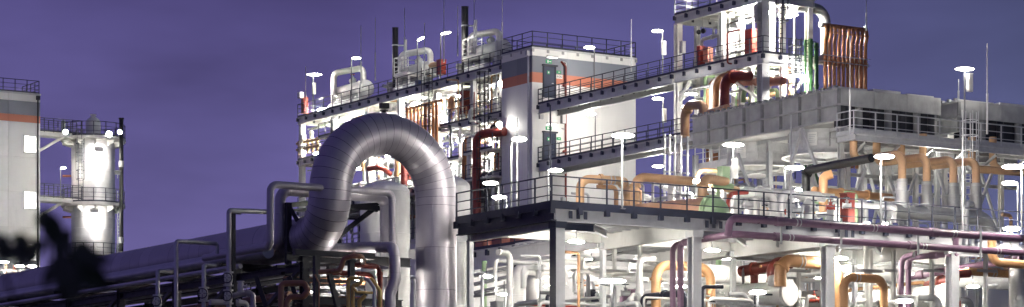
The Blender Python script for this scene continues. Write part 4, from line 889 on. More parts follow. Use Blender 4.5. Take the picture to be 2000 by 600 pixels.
# caged ladders on the tower
lt = T('ladder_tower', 'black caged ladder up the near side of the right steel tower', 'ladder', Wy(1545, 190, yT2-.5))
p = Wy(1547, 190, yT2-.7); ladder(lt, V((p.x, p.y, E+20)), ZU+.9, .5, (1, 0, 0), 'navy', True, (0, -1, 0))
lt = T('service_ladder', 'dark ladder between the tower deck and the roof', 'ladder', Wy(1520, 80, yT2-.3)); p = Wy(1522, 80, yT2-.35); ladder(lt, V((p.x, p.y, ZU)), ZR+2, .5, (1, 0, 0), 'navy', True, (0, -1, 0))
clutter('bright bay of the right tower', XT+1.2, XR-.5, yT2+.5, yT0-.8, [ZU, ZR], 16, 7, 3, 'in the bright bay of the right tower', 11, ('white', 'greywhite', 'galv', 'pale', 'white'))
clutter('under the bright right tower deck', XT+.6, XR-.5, yT2+.5, yT0-1.0, [ZD, ZU], 16, 14, 3, 'under the bright deck of the right tower', 12, ('white', 'galv', 'pale', 'salmon', 'green', 'greywhite', 'tan'))
clutter('low bay of the right tower', XT+.6, XR-.5, yT2+.5, yT0-1.0, [E+19.4, ZD], 12, 8, 2, 'in the low bay of the right tower', 13, ('white', 'galv', 'pale', 'orange', 'tan'))
for k in range(2): tray(f'{["front", "rear"][k]} cable tray below the bright deck of the right tower', (XT+.5+1.2*k, yT2+.5, ZU-1.3-.4*k), (XT+.5+1.2*k, yT0-.3, ZU-1.3-.4*k), .5)
for k, (u, v, x_, w_) in enumerate(((1400, 12, 3.5, 1.3), (1455, 10, 3.5, 1.3), (1500, 14, 1.5, 1.6), (1545, 25, 2.5, 1.6), (1350, 24, 4.2, 1.3), (1560, 148, -.9, .7), (1350, 184, -1.5, 1.0), (1430, 135, 2.5, 1.3), (1510, 120, 3.0, 1.3), (1545, 150, .5, .6))):
    lamp(['ceiling lamp left under the tower roof', 'ceiling lamp middle under the tower roof', 'bright ceiling lamp right of the main tower column', 'bright ceiling lamp over the caged ladder', 'ceiling lamp at the left end under the tower roof', 'bright lamp between the ladder and the green pipes', 'bright lamp at the lower left corner of the right tower', 'ceiling lamp under the tower deck above the red elbow', 'ceiling lamp under the tower deck right of the main column', 'small lamp behind the caged ladder'][k], under(Wx(u, v, XT+.6+x_*.4 if x_ > 1 else XT+x_) if u < 1485 else Wy(u, v, yT2+(1.2 if v < 140 else -.6)), (ZR, ZU)), None, w_, (0, 1, 0) if k not in (5, 6, 9) else (CT, -ST, 0), 'mid', 'galv', hang=.4, wdt=.34, lm='lamp_mid' if k in (6, 7, 8) else 'lamp_hot')

# ================================================================ air coolers
Q = W(1640, 171, 37.0); XC, YC, ZC = Q.x, Q.y, Q.z
YE = Wx(1352, 235, XC).y
ZCB = ZC-1.72; WB1 = Wy(1838, 190, YC).x-XC
GAP = 1.35
def cooler(label, xa, xb, ya_, yb_, fans, seed):
    t = T('air_cooler', label, 'air cooler', ((xa+xb)/2, (ya_+yb_)/2, ZCB), 'air cooler banks')
    r_ = random.Random(seed)
    t.part('casing', MB().box(xa+.06, xb-.06, ya_+.55, yb_-.06, ZCB+.05, ZC-.06), 'galv_dull', None, False)
    # long side: two rows of pans between ribs
    n = int((yb_-ya_)/1.6)
    for k in range(n):
        y0, y1 = ya_+(yb_-ya_)*k/n, ya_+(yb_-ya_)*(k+1)/n
        for z0_, z1_ in ((ZCB+.07, ZCB+.78), (ZCB+.88, ZC-.08)):
            t.part('side_panel', MB().box(xa+.01, xa+.055, y0+.026, y1-.026, z0_, z1_), 'galv_dull', None, False)
            t.part('rib', MB().box(xa-.14, xa+.03, y0-.05, y0+.05, z0_, z1_), 'galv_rib', None, False)
    for z in (ZCB, ZCB+.80, ZC-.08): t.part('rail_flange', MB().box(xa-.14, xa+.06, ya_, yb_, z, z+.08), 'galv_dull', None, False)
    for k in range(n*3):
        y = ya_+(yb_-ya_)*(k+.5)/(n*3); t.part('bolt_clip', MB().cbox((xa-.04, y, ZC+.07), .2, .18, .14), 'galv_rib', None, False)
    # near face: top band, tube headers before a dark plate for the shade there
    nb = 3
    for k in range(nb):
        x0_, x1_ = xa+(xb-xa)*k/nb, xa+(xb-xa)*(k+1)/nb
        t.part('end_panel', MB().box(x0_+.01, x1_-.01, ya_, ya_+.06, ZC-.92, ZC), 'galv_dull', None, False)
        t.part('cover_plate', MB().box(x0_+.2, x1_-.25, ya_+.3, yb_-.4, ZC+.001, ZC+.12+.06*(k % 2)), 'galv', None, False)
    t.part('recess', MB().box(xa+.06, xb-.06, ya_+.45, ya_+.54, ZCB-.35, ZC-.05), 'dark', None, False)  # near-black plate painted for the shade behind the headers
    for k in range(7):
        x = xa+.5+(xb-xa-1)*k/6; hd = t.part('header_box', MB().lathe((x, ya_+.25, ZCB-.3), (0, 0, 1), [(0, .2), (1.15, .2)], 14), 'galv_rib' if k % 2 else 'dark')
    t.part('header_beam', MB().box(xa, xb, ya_+.05, ya_+.4, ZCB-.42, ZCB-.31), 'galv', None, False)
    t.part('underside', MB().box(xa+.1, xb-.1, ya_+.56, yb_-.1, ZCB-.02, ZCB+.04), 'pale', None, False)  # paler than the casing, light from below painted in
    for (fx, fy, fr0) in fans:
        ring = t.part('fan_ring', MB().lathe((fx, fy, ZCB-1.35), (0, 0, 1), [(0, fr0*1.16), (.05, fr0*1.12), (.17, fr0*1.03), (.3, fr0), (.72, fr0), (.74, fr0*1.02), (.78, fr0*1.02), (.80, fr0), (1.33, fr0)], 44, False), 'galv')
        for j in range(8):
            a = j*math.pi/4+.2; d = V((math.cos(a), math.sin(a), 0)); t.part('ring_joint', MB().bar(V((fx, fy, ZCB-1.0))+d*fr0*1.01, V((fx, fy, ZCB-.08))+d*fr0*1.01, .08, .05), 'galv', ring, False)
        t.part('fan_hub', MB().lathe((fx, fy, ZCB-.95), (0, 0, 1), [(0, .3), (.3, .3), (.4, .15)], 14), 'dark')
        for j in range(6):
            a = j*math.pi/3+.3; d = V((math.cos(a), math.sin(a), 0)); e = V((-d.y, d.x, .35)).normalized()
            t.part('fan_blade', MB().prism([(-.2, -.02), (.2, -.02), (.16, .02), (-.16, .02)], V((fx, fy, ZCB-.85))+d*.28, V((fx, fy, ZCB-.85))+d*fr0*.94, tuple(d.cross(e))), 'galv_dull', None, False)
        t.part('fan_guard_rim', MB().lathe((fx, fy, ZCB-1.4), (0, 0, 1), [(0, fr0*1.10), (0, fr0*1.2), (.045, fr0*1.2), (.045, fr0*1.10)], 44, False), 'white')  # white paints in the light caught by the lip from below
        for a in (0, math.pi/2): d = V((math.cos(a), math.sin(a), 0)); t.part('fan_beam', MB().hsec(V((fx, fy, ZCB-1.5))-d*fr0*1.1, V((fx, fy, ZCB-1.5))+d*fr0*1.1, .12, .14), 'galv', None, False)
    return t
f1 = [(XC+2.5, YC+4.2, 2.02), (XC+2.5, YC+10.5, 2.02)]
ac = cooler('long galvanised air cooler bank with fan rings, left of the two', XC, XC+WB1, YC, YE, f1, 1)
ac2 = cooler('galvanised air cooler bank at the right edge of the picture', XC+WB1+GAP, XC+WB1*2+GAP+2, YC, YE, [(XC+WB1+GAP+4.2, YC+3.1, 2.15), (XC+WB1+GAP+4.2, YC+9.4, 2.15)], 2)
for (fx, fy, f0), u, v in zip(f1, (1579, 1452), (278, 303)):
    d = V((-ST-.25, -CT*.55, 0)).normalized(); p = V((fx, fy, ZCB-.58))+d*(f0+.06); sd = V((-d.y, d.x, 0))
    pl = ac.part('name_plate', MB().bar(p+V((0, 0, -.36)), p+V((0, 0, .36)), .56, .03, tuple(d)), 'white', None, False)
    for j in range(5): ac.part('print_line', MB().bar(p+d*.018+V((0, 0, .22-.1*j))-sd*(.2), p+d*.018+V((0, 0, .22-.1*j))+sd*(.2-.06*(j % 3)), .006, .03 if j > 1 else .05), 'steel', pl, False)
# cooler support frame
cs = T('cooler_support', 'galvanised steel frame with slanting legs under the air coolers', 'support frame', (XC+3, YC+6, 0))
for y in (YC+.1, YC+6.2, YE-.1):
    for x in (XC+.15, XC+WB1-.2, XC+WB1+GAP+.2, XC+2*WB1+GAP):
        cs.part('column', MB().hsec((x, y, 0), (x, y, ZCB-.44), .26, .26, .03, (0, 1, 0)), 'galv', None, False)
        if x > XC+1 and y > YC+1:
            cs.part('leg', MB().bar((x, y-.12, ZCB-1.0), (x, y-2.2, ZCB-6.0), .14), 'galv', None, False)
            cs.part('leg', MB().bar((x, y+.12, ZCB-1.0), (x, y+1.8, ZCB-6.0), .14), 'galv', None, False)
for x in (XC+.15, XC+WB1-.2): cs.part('beam', MB().hsec((x+1.2, YC+.6, ZCB-.14), (x+1.2, YE-.2, ZCB-.14), .14, .2), 'galv', None, False)
for a, b in (((1563, 252), (1524, 420)), ((1566, 252), (1602, 345)), ((1440, 300), (1412, 420)), ((1441, 300), (1468, 380))):
    cs.part('leg', MB().bar(Wx(*a, XC-.5), Wx(*b, XC-.5), .15), 'galv', None, False)
for k in range(3): cs.part('tie_beam', MB().hsec((XC+.2, YC+1.5+k*5.2, ZCB-2.6), (XC+2*WB1, YC+1.5+k*5.2, ZCB-2.6), .14, .18), 'galv_dull', None, False)
for k, (u0, u1, v) in enumerate(((1690, 1660, 330), (1790, 1752, 340), (1735, 1768, 345), (1830, 1862, 330), (1940, 1905, 330), (1700, 1745, 380))):
    cs.part('brace', MB().bar(Wy(u0, v, YC-1.0), Wy(u1, v+95, YC-1.0), .15), 'galv', None, False)
for u in (1655, 1735, 1788, 1845, 1880, 1955): cs.part('column', MB().hsec(Wy(u, 300, YC+.8), Wy(u, 560, YC+.8), .24, .24, .03, (0, 1, 0)), 'pale', None, False)
# front walkway
ZF = Wy(1660, 258, YC-1.4).z; YF = YC-1.5
fw = T('cooler_walkway', 'galvanised walkway with railing along the front of the air coolers', 'walkway', (XC+8, YF+.7, ZF))
xw0 = XC-.3; xw1 = XC+2*WB1+GAP+2
deck(fw, xw0, xw1, YF, YC-.05, ZF, 'galv', 'galv', .34, 1.1, 'y', edge='xy')
guard(fw, [(xw0+.03, YC-.1, ZF), (xw0+.03, YF+.03, ZF), (xw1, YF+.03, ZF)], 'rail_galv', 1.15, 1.45, None, True, 3, .06)
for k in range(8): fw.part('bracket', MB().bar((xw0+1+k*2.3, YF+.2, ZF-.45), (xw0+1+k*2.3, YC+.2, ZF-1.2), .12), 'galv', None, False)
lt = T('caged_ladder', 'galvanised caged ladder up to the cooler walkway', 'ladder', Wy(1888, 400, YF-.25)); p = Wy(1888, 400, YF-.2); ladder(lt, V((p.x, p.y, E+11.5)), ZF+1.6, .55, (1, 0, 0), 'steel', True, (0, -1, 0))
rod('tall lightning rod on the cooler walkway near the right edge', 1928, 85, 262, 38.5, 'greywhite')
rod('short thin rod on top of the right air cooler', 1872, 155, 195, 36.0, 'steel')
rod('thin rod standing at the near corner of the left air cooler', 1660, 70, 262, 38.6, 'steel')
lamp('pole lamp with white box standing above the right air cooler', Wy(1884, 135, YC-.6), ZF, 1.25, (CT, -ST, 0), 'mid', 'greywhite', False, 0, .36, lm='lamp_mid')
cabinet('white ballast box on the pole above the right air cooler', Wy(1894, 172, YC-.75)+V((0, 0, -.2)), .28, .22, .95, 'white')
# stubs dropping from the walkway
YP = YC-4.2
for k, u in enumerate((1898, 1939)):
    p = Wy(u, 268, YC-.7); q = Wy(u, 330, YC-.7)
    pipe(['orange drop pipe under the cooler walkway beside the caged ladder', 'orange drop pipe under the cooler walkway right of the ladder'][k], [p, q, q+V((2.4, -.6, -.05)), q+V((6, -.6, -.05))], .21, 'tan', .5, group='orange drop pipes under the walkway', n=16)
hp = T('collector_pipe', 'dark grey horizontal collector pipe with four upright sockets', 'pipe', Wy(1840, 410, YP))
a = Wy(1742, 412, YP); b = Wy(1930, 412, YP); b.z = a.z
hp.part('pipe_run', MB().tube(bend([a, b, b+V((.5, 0, -2.5))], .9), .36, 20), 'galv_dull'); flange(hp, a+V((.9, 0, 0)), (1, 0, 0), .36, 'galv_dull', 1.15)
hp.part('end_cap', MB().lathe(a+V((.05, 0, 0)), (-1, 0, 0), [(0, .38), (.15, .34), (.25, .15), (.27, .02)], 20), 'white')
socks = []
for u, vt in ((1762, 350), (1810, 355), (1862, 358), (1906, 358)):
    c = Wy(u, vt, YP); so = hp.part('socket', MB().lathe((c.x, c.y, a.z), (0, 0, 1), [(0, .33), (c.z-a.z-.72, .33), (c.z-a.z-.72, .39), (c.z-a.z-.62, .39), (c.z-a.z-.6, .28), (c.z-a.z, .28)], 20), 'greywhite' if u < 1790 else 'galv_dull'); socks.append(c)
for k, (c, vt) in enumerate(zip(socks, (300, 306, 311, 314))):
    zt_ = Wy((1762, 1810, 1862, 1906)[k], vt, YP).z
    d0 = Wy((1667, 1712, 1760, 1803)[k], 262, YC-.7)
    pipe('orange pipe dropping from the walkway into the '+['first', 'second', 'third', 'fourth'][k]+' upright socket from the left', [d0, V((d0.x, d0.y, zt_)), V((c.x, c.y, zt_)), V((c.x, c.y, c.z-.3))], .21, 'tan', .5, flanges=(.97,), group='orange pipes into the sockets', n=18, fm='galv')
pipe('black pipe slanting under the left air cooler with capped end', [Wx(1574, 375, XC-2.5), Wx(1574, 334, XC-2.5), Wx(1590, 331, XC-2.5), Wx(1702, 309, XC-2.5)], .22, 'black', .4, flanges=(.16,), n=18)

# ================================================================ main deck
SD = 50.0; K = W(1077, 399, SD); XD, YD, ZDK = K.x, K.y, K.z
YD2 = YD+7.2; XD2 = XD+27.5; MODX = [XD+.45, XD+7.1, XD+14.05, XD+21.0]
md = T('main_deck', 'large steel platform on columns in the middle foreground with dark railing', 'platform', (XD+12, YD+4, 0))
md.part('deck', MB().box(XD, XD2, YD, YD2, ZDK-.08, ZDK), 'white', None, False)
ys = YD+.35
k = 0
while ys < YD2-.3:
    md.part('decking_rib', MB().prism([(-.16, 0), (.16, 0), (.09, -.17), (-.09, -.17)], (XD+.25, ys, ZDK-.083), (XD2, ys, ZDK-.083)), 'steel', None, False); ys += .62; k += 1  # ribs toned darker than the deck in place of shading
md.part('edge_beam', MB().hsec((XD+.12, YD, ZDK-.36), (XD+.12, YD2, ZDK-.36), .24, .55, .05), 'navy', None, False)
md.part('edge_beam', MB().hsec((XD+.26, YD+.12, ZDK-.362), (XD2, YD+.12, ZDK-.362), .24, .55, .05), 'steel', None, False)
md.part('edge_beam', MB().hsec((XD+.26, YD2-.12, ZDK-.34), (XD2, YD2-.12, ZDK-.34), .24, .5, .05), 'white', None, False)
md.part('kerb_plate', MB().box(XD-.015, XD2, YD-.03, YD-.005, ZDK-.16, ZDK+.12), 'navy', None, False)
md.part('kerb_plate', MB().box(XD-.03, XD-.005, YD-.005, YD2, ZDK-.16, ZDK+.12), 'navy', None, False)
XE = MODX[1]+.25; YD3 = YD2+7
md.part('deck', MB().box(XE, XD2, YD2+.01, YD3, ZDK-.08, ZDK), 'white', None, False)
ys = YD2+.3
while ys < YD3-.3:
    md.part('decking_rib', MB().prism([(-.16, 0), (.16, 0), (.09, -.17), (-.09, -.17)], (XE, ys, ZDK-.083), (XD2, ys, ZDK-.083)), 'steel', None, False); ys += .62  # same darker rib tone painted in for shading
for x in MODX[1:]: md.part('girder', MB().hsec((x, YD2+.02, ZDK-.5), (x, YD3, ZDK-.5), .22, .6, .05), 'white', None, False)
for i, x in enumerate(MODX):
    m = 'navy' if i == 0 else 'steel'
    md.part('column', MB().hsec((x, YD+.25, 0), (x, YD+.25, ZDK-.64), .42, .42, .04, (0, 1, 0)), 'steel' if i else 'steel', None, False)
    if i == 0: md.part('column_cover', MB().box(x-.225, x-.213, YD+.03, YD+.47, 0, ZDK-.64), 'navy', None, False)  # thin navy sheet on the left face of the corner column
    md.part('cap_block', MB().box(x-.26, x+.26, YD-.02, YD+.5, ZDK-.9, ZDK-.645), m, None, False)
    md.part('bracket_beam', MB().hsec((x+.22, YD+.25, ZDK-.80), (x+1.7, YD+.25, ZDK-.80), .22, .3, .04), m, None, False)
    md.part('girder', MB().hsec((x, YD+.5, ZDK-.55), (x, YD2-.25, ZDK-.55), .22, .7, .05), 'white' if i else 'deck_pale', None, False)
    md.part('column', MB().hsec((x, YD2-.4, 0), (x, YD2-.4, ZDK-.6), .2, .2, .03, (0, 1, 0)), 'steel', None, False)
    for j in range(3): md.part('stiffener', MB().cbox((x+.45+.35*j, YD-.012, ZDK-.36), .16, .02, .3), 'navy', None, False)
for i in range(3):
    a = V((MODX[i]+1.6+.5*i, YD+.3, ZDK-.72)); md.part('cantilever_beam', MB().hsec(a, a+V((2.4, 2.4, 0)), .16, .26, .03), 'steel', None, False)
guard(md, [(XD+.03, YD2, ZDK), (XD+.03, YD+.03, ZDK), (XD2, YD+.03, ZDK)], 'rail', 1.12, 1.28, 'navy', True, 3, .055)
md.part('corner_plate', MB().box(XD+.1, XD+.9, YD+.1, YD+.9, ZDK+.001, ZDK+.18), 'navy', None, False)
# lamps standing on the main deck rails
def dl(label, u, v, s, L_, pole, foot=ZDK, **kw):
    if foot == ZDK: kw['reach'] = tuple(-fr*1.0); s += .42
    return lamp(label, W(u, v, s), foot, L_, (CT, -ST, 0), pole, kw.pop('pm', 'galv'), **kw)
dl('pole lamp on the left rail of the main deck before the stair tower', 1014, 272, 48.3, .72, 'left')
dl('wide pole lamp on the front rail of the main deck, pole right of centre', 1217, 265, 49.2, 1.05, 'mid')
dl('pole lamp on the front rail of the main deck before the air cooler', 1432, 283, 40.5, 1.2, 'mid', box=True, foot=E+11)
dl('bright lamp in front of the near fan ring', 1552, 328, 40.5, 1.1, 'left', foot=E+11)
dl('pole lamp on the main deck left of the orange elbows', 1727, 306, 46.6, 1.0, 'mid')
dl('upper bright lamp at the right edge above the collector pipe', 1980, 326, 46.0, 1.2, 'right')
dl('second bright lamp at the right edge below the upper one', 1972, 358, 43.0, .85, 'right', foot=E+11)
dl('lamp just above the corner of the main deck railing', 1085, 333, 36, .95, 'left', foot=E+13)
dl('lamp behind the left rail of the main deck', 958, 358, 36, 1.0, 'right', foot=E+12)
dl('lamp low behind the left rail of the main deck near its corner', 975, 385, 38, .9, 'right', foot=E+12)
dl('bright lamp at the left end of the air cooler behind the railing', 1356, 354, 44, .75, 'left')
dl('small lamp peeping over the purple pipe, left of two', 1692, 438, 43.5, .5, 'mid', foot=E+11.0)
dl('small lamp peeping over the purple pipe, right of two', 1727, 438, 43.5, .4, 'mid', foot=E+11.0)
dl('lamp low over the purple pipe at the right edge', 1976, 447, 44.5, .9, 'mid', foot=E+10)
dl('lamp glowing under the collector pipe at its right end', 1560, 372, 40, .4, 'mid', foot=E+12)
for u, vt, nm in ((1010, 230, 'thin pole on the left rail of the main deck'), (1075, 205, 'thin dark pole at the corner of the main deck'), (1545, 225, 'thin rod on the front rail before the fan ring'), (1880, 215, 'thin rod on the deck rail left of the caged ladder')):
    s = 50-.0055*(u-1077) if u > 1077 else 47.5+.037*(u-1010)*.5
    p = W(u, 405, s); t = T('thin_pole', nm, 'pole', V((p.x, p.y, ZDK))); t.part('mast', MB().tube([V((p.x, p.y, ZDK-.1)), V((p.x, p.y, W(u, vt, s).z))], .035, 8), 'rail' if u == 1075 else 'galv'); t.part('clamp', MB().cbox((p.x, p.y, ZDK+.9), .14, .14, .12), 'galv', None, False)

# things standing on the main deck
pipe('tan pipe arch on the main deck in front of the white wall', [W(1133, 440, 46.5), W(1133, 349, 46.5), W(1214, 353, 46.2), W(1226, 375, 45.5), W(1226, 430, 45.5)], .18, 'tan', .45, flanges=(.42, .62), clamps=(.5,), n=18)
pipe('tan pipe turning from the deck to run right under the railing lamp', [W(1240, 440, 46), W(1240, 345, 46), W(1350, 354, 45.4)], .19, 'tan', .5, flanges=(.35,), n=18)
gv = vessel('brown exchanger with a pale green domed head on the main deck', W(1393, 418, 47.2), (-.25, 1, 0), .72, 4.5, 'brownpale', 'heat_exchanger', 'heat exchanger', .95, 2, False, 32, ZDK, 'green', True)
vg = T('green_control_valve', 'pale green control valve with square actuator above the green dome', 'valve', W(1408, 385, 45.4))
p = W(1413, 364, 45.0); vg.part('body', MB().lathe(p-rt*.45, rt, [(0, .09), (.1, .12), (.3, .15), (.6, .15), (.8, .12), (.9, .09)], 18), 'green'); vg.part('actuator', MB().box(p.x-.2, p.x+.2, p.y-.2, p.y+.2, p.z+.2, p.z+.85), 'green', None, False); vg.part('neck', MB().lathe(p-V((0, 0, .55))-rt*.25, (0, 0, 1), [(0, .09), (.5, .08)], 16), 'green'); vg.part('neck_flange', MB().lathe(p+V((0, 0, .12)), (0, 0, 1), [(0, .24), (.09, .24)], 16), 'green')
pipe('tan pipe elbow left of the green valve', [W(1372, 430, 45.5), W(1372, 348, 45.5), W(1418, 355, 45)], .2, 'tan', .45, flanges=(.45,), n=18)
pipe('second tan pipe behind the green valve', [W(1385, 360, 44), W(1440, 372, 43.5)], .17, 'tan', n=16)
pipe('thin orange pipe arch above the tan elbow', [W(1363, 360, 44), W(1363, 332, 44), W(1415, 334, 44), W(1415, 350, 44)], .1, 'orange', .3)
pipe('red thin pipe right of the green dome', [W(1422, 430, 45.5), W(1422, 392, 45.5), W(1428, 378, 45.2), W(1460, 376, 45)], .09, 'redbright', .2)
pipe('white insulated pipe elbow on the deck, left of two', [W(1448, 376, 44.5), W(1512, 379, 44.2), W(1512, 460, 44.2)], .2, 'greywhite', .45, seams=.6, n=18)
pipe('white insulated pipe elbow on the deck, right of two', [W(1600, 383, 43.6), W(1524, 379, 44.2), W(1524, 460, 44.2)], .19, 'greywhite', .45, seams=.6, n=18)
pipe('white insulated pipe running level behind the elbows', [W(1420, 372, 43.5), W(1440, 372, 43.5), W(1610, 388, 42.5)], .17, 'white', .3, seams=.8)
pipe('white pipe standing up at the left of the white elbows', [W(1438, 460, 44.8), W(1438, 380, 44.8), W(1470, 378, 44.6)], .17, 'white', .35, flanges=(.5,))
for k, (u, m) in enumerate(((1465, 'greywhite'), (1545, 'galv'), (1580, 'greywhite'))): vessel(['small grey upright filter between the white elbows and green valve', 'small galvanised upright filter right of the white elbows', 'small grey upright filter near the slanting leg'][k], W(u, 440, 44), (0, 0, 1), .2, 1.1, m, 'filter_pot', 'filter', .5, 2, False, 18)
for k in range(7): valve('small valve '+['left of the white elbows', 'over the left white elbow', 'between the two white elbows', 'over the right white elbow', 'below the black slanting pipe', 'near the red cabinet on the deck', 'right of the red cabinet on the deck'][k], W(1462+k*32, 400+(k*37) % 20, 44.2), rt, .09, ['galv', 'greywhite', 'redbright'][k % 3], 'rail')
cabinet('dark red cabinet on the main deck behind the railing', W(1655, 438, 43.5), .45, .5, 1.35, 'red')
tray('cable tray on stands along the back of the main deck', W(1440, 365, 43), W(1625, 382, 42), .4, 'galv_dull')
pipe('orange long pipe under the fan rings', [W(1590, 372, 38), W(1760, 388, 36.6)], .2, 'orange', flanges=(.3, .6))
pipe('tan round elbow under the second fan ring', [W(1608, 420, 38), W(1608, 345, 38), W(1625, 340, 38)], .24, 'orange', .4, flanges=(.4,))
clutter('behind the deck railing', XD+9.5, XD+24, YD2-1.0, YD2+6, [ZDK, ZDK+2.6], 50, 28, 5, 'under the air coolers', 21, ('white', 'galv', 'pale', 'greywhite', 'tan', 'white', 'orange', 'steel'))
clutter('among the cooler legs', XC-4, XC+14, YC-5, YC+10, [E+10.5, E+15.5], 34, 30, 3, 'among the cooler legs', 22, ('white', 'galv', 'pale', 'greywhite', 'tan', 'orange', 'steel', 'green'))
cabinet('white box left of the red cabinet below the cooler', W(1630, 440, 43), .5, .5, .8, 'white')
# scaffold of slim posts at the left end of the cooler
sg = T('pipe_stand', 'galvanised stand of slim posts and pipes at the left end of the air cooler', 'pipe stand', W(1325, 430, 40))
for u in (1298, 1308, 1318, 1330, 1343): sg.part('post', MB().bar(W(u, 450, 40+.02*(u-1320)), W(u, 262+.1*(u-1298), 40+.02*(u-1320)), .09), 'galv', None, False)
for v in (268, 300, 335, 372): sg.part('rail', MB().bar(W(1296, v, 39.5), W(1346, v+4, 40.4), .07), 'galv', None, False)
cc = T('lower_gallery', 'pale lower gallery with railing under the left end of the air cooler', 'walkway', Wx(1380, 330, XC+1)); p = Wx(1356, 326, XC+.4); q = Wx(1420, 310, XC+.4)
cc.part('deck', MB().box(XC+.4, XC+5, q.y, p.y, p.z-.4, p.z), 'pale', None, False); guard(cc, [(XC+.45, q.y, p.z), (XC+.45, p.y, p.z)], 'pale', 1.1, .8, None)

# ================================================================ purple pipes in front of the deck
SP = 50.3
zp1 = W(1425, 426, 49.6).z; ypp = W(1425, 426, 49.6).y
p = W(1425, 426, 49.6); e1 = Wy(2060, 460, ypp); zl = W(1425, 459, 49.6).z
a = V((p.x, p.y, zl)); zA = W(1440, 457, 49.0)
pipe('upper purple pipe running along the front of the main deck', [a+V((0, .1, -.05)), p, V((e1.x, p.y, p.z))], .15, 'purple', .34, sleeves=(.17, .62), clamps=(.22, .44, .68, .9), n=20)
p2 = W(1445, 457, 48.8); e2 = Wy(2060, 495, p2.y)
pipe('lower purple pipe running along the front of the main deck', [W(1338, 473, 47.4), W(1432, 457, 48.8), V((e2.x, p2.y, p2.z))], .14, 'purple', .34, sleeves=(.27, .61, .93), clamps=(.3, .64, .84), n=20)
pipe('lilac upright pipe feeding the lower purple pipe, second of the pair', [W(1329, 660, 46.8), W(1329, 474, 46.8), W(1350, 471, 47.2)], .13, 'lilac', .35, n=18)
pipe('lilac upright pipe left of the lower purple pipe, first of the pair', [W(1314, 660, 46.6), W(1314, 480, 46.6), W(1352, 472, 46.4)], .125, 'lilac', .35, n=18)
for k, (u, v) in enumerate(((1523, 485), (1640, 490), (1790, 500), (1912, 508))):
    p = W(u, 455+.08*(u-1445), 48.8-.0052*(u-1445)); t = T('pipe_hanger', 'steel hanger bracket on the purple pipes, '+['leftmost', 'second from left', 'second from right', 'rightmost'][k], 'bracket', p, 'hangers of the purple pipes')
    t.part('strap', MB().bar(p+V((-.1, -.22, .9)), p+V((-.1, -.22, -.35)), .09, .04), 'galv', None, False); t.part('arm', MB().hsec(p+V((-.3, -.2, -.28)), p+V((.7, 1.0, -.28)), .1, .12), 'galv', None, False)

# ================================================================ below the main deck
hall = T('process_hall', 'long white walled process hall behind the lower pipes', 'building', (XD+32, YD2+30, 0))
yw = YD2+28.5
XH = Wy(868, 500, yw).x
hall.part('wall', MB().box(XH, XH+52, yw+.1, yw+4, 0, 15.4), 'wall_white', None, False)
for k in range(20):
    for j in range(5): hall.part('panel', MB().box(XH+k*2.6, XH+k*2.6+2.585, yw, yw+.098, j*3.05+.1, .1+j*3.05+3.035), 'wall_white', None, False)
hall.part('roof_edge', MB().box(XH-.1, XH+52, yw-.12, yw+4, 15.41, 15.6), 'steel', None, False)
# gallery seen at the lower left with red boxes
lg = T('low_gallery', 'long pale gallery with dark railing and red boxes below the main deck at left', 'walkway', (XL-10, 130, E+11))
XG = W(987, 482, 40).x; zg = W(987, 480, 40).z; y0_, y1_ = Wx(1085, 480, XG).y, Wx(900, 480, XG).y
deck(lg, XG, XG+3, y0_, y1_, zg, 'pale', 'white', .9, 1.5); guard(lg, [(XG+.05, y0_, zg), (XG+.05, y1_, zg)], 'rail', 1.1, 1.2)
for k in range(1, 4): cabinet('red box on the low gallery, '+['', 'nearest', 'second', 'farthest'][k]+' from the corner column', (XG+1, y0_+3.0+k*1.7, zg), .6, .9, .8, 'salmon', group='red boxes on the low gallery')
pipe('green upright pipe below the low gallery', [Wx(946, 510, XG-.5), Wx(946, 620, XG-.5)], .13, 'green', n=10)
for k in range(3): tray('cable tray below the low gallery, '+['top', 'middle', 'bottom'][k]+' one', Wx(920, 540+k*17, XG-1.0), Wx(1010, 520+k*17, XG-1.0), .4)
# big pale pipes
def B(u, v, s): return W(u, v, s)
pipe('large white pipe with an elbow under the main deck at left', [W(1012, 640, 42), W(1012, 522, 42), W(1300, 541, 40)], .34, 'white', .6, seams=1.4, n=22)
pipe('off-white capped branch pipe below the large white pipe', [W(1040, 640, 41.5), W(1040, 540, 41.5), W(1070, 530, 41.2)], .28, 'pale', .4, n=18)
pipe('large white pipe running level under the deck toward the right', [W(1240, 522, 42), W(1530, 545, 39.6)], .42, 'white', seams=1.5, n=22)
pipe('long off-white pipe close under the deck beams', [W(1330, 500, 42.5), W(1600, 475, 45.5)], .33, 'pale', seams=1.6, n=20)
pipe('large white pipe level at the right under the purple pipes', [W(1600, 525, 41), W(1990, 552, 38.6)], .42, 'white', seams=1.5, n=22)
vessel('large silver horizontal vessel with flat white end low in the middle', W(1540, 572, 44.5), (-.25, 1, 0), .52, 9, 'greywhite', 'process_vessel', 'vessel', .18, 6, False, 30, None, 'white', True)
vessel('large off-white horizontal vessel right of the flat-ended one', W(1640, 588, 43.5), (-.2, 1, 0), .56, 7, 'pale', 'process_vessel', 'vessel', .3, 5, False, 30, None, None, True)
vessel('large off-white horizontal vessel at the lower right', W(1850, 580, 42.5), (-.1, 1, 0), .58, 8, 'pale', 'process_vessel', 'vessel', .3, 5, False, 30, None, None, True)
vessel('white upright filter vessel at the right edge below the purple pipes', W(1985, 640, 43), (0, 0, 1), .34, 2.6, 'white', 'filter_pot', 'filter', .5, 2, True)
pipe('orange pipe arch under the deck in the middle', [W(1281, 660, 45), W(1281, 517, 45), W(1388, 523, 44.5), W(1388, 660, 44.5)], .21, 'orange', .62, flanges=(.3,), n=20)
pipe('ochre pipe elbow under the deck behind the flat-ended vessel', [W(1524, 560, 44.8), W(1524, 508, 44.8), W(1634, 516, 44.2), W(1636, 660, 43.8)], .27, 'orange', .55, flanges=(.12,), clamps=(.28,), n=20)
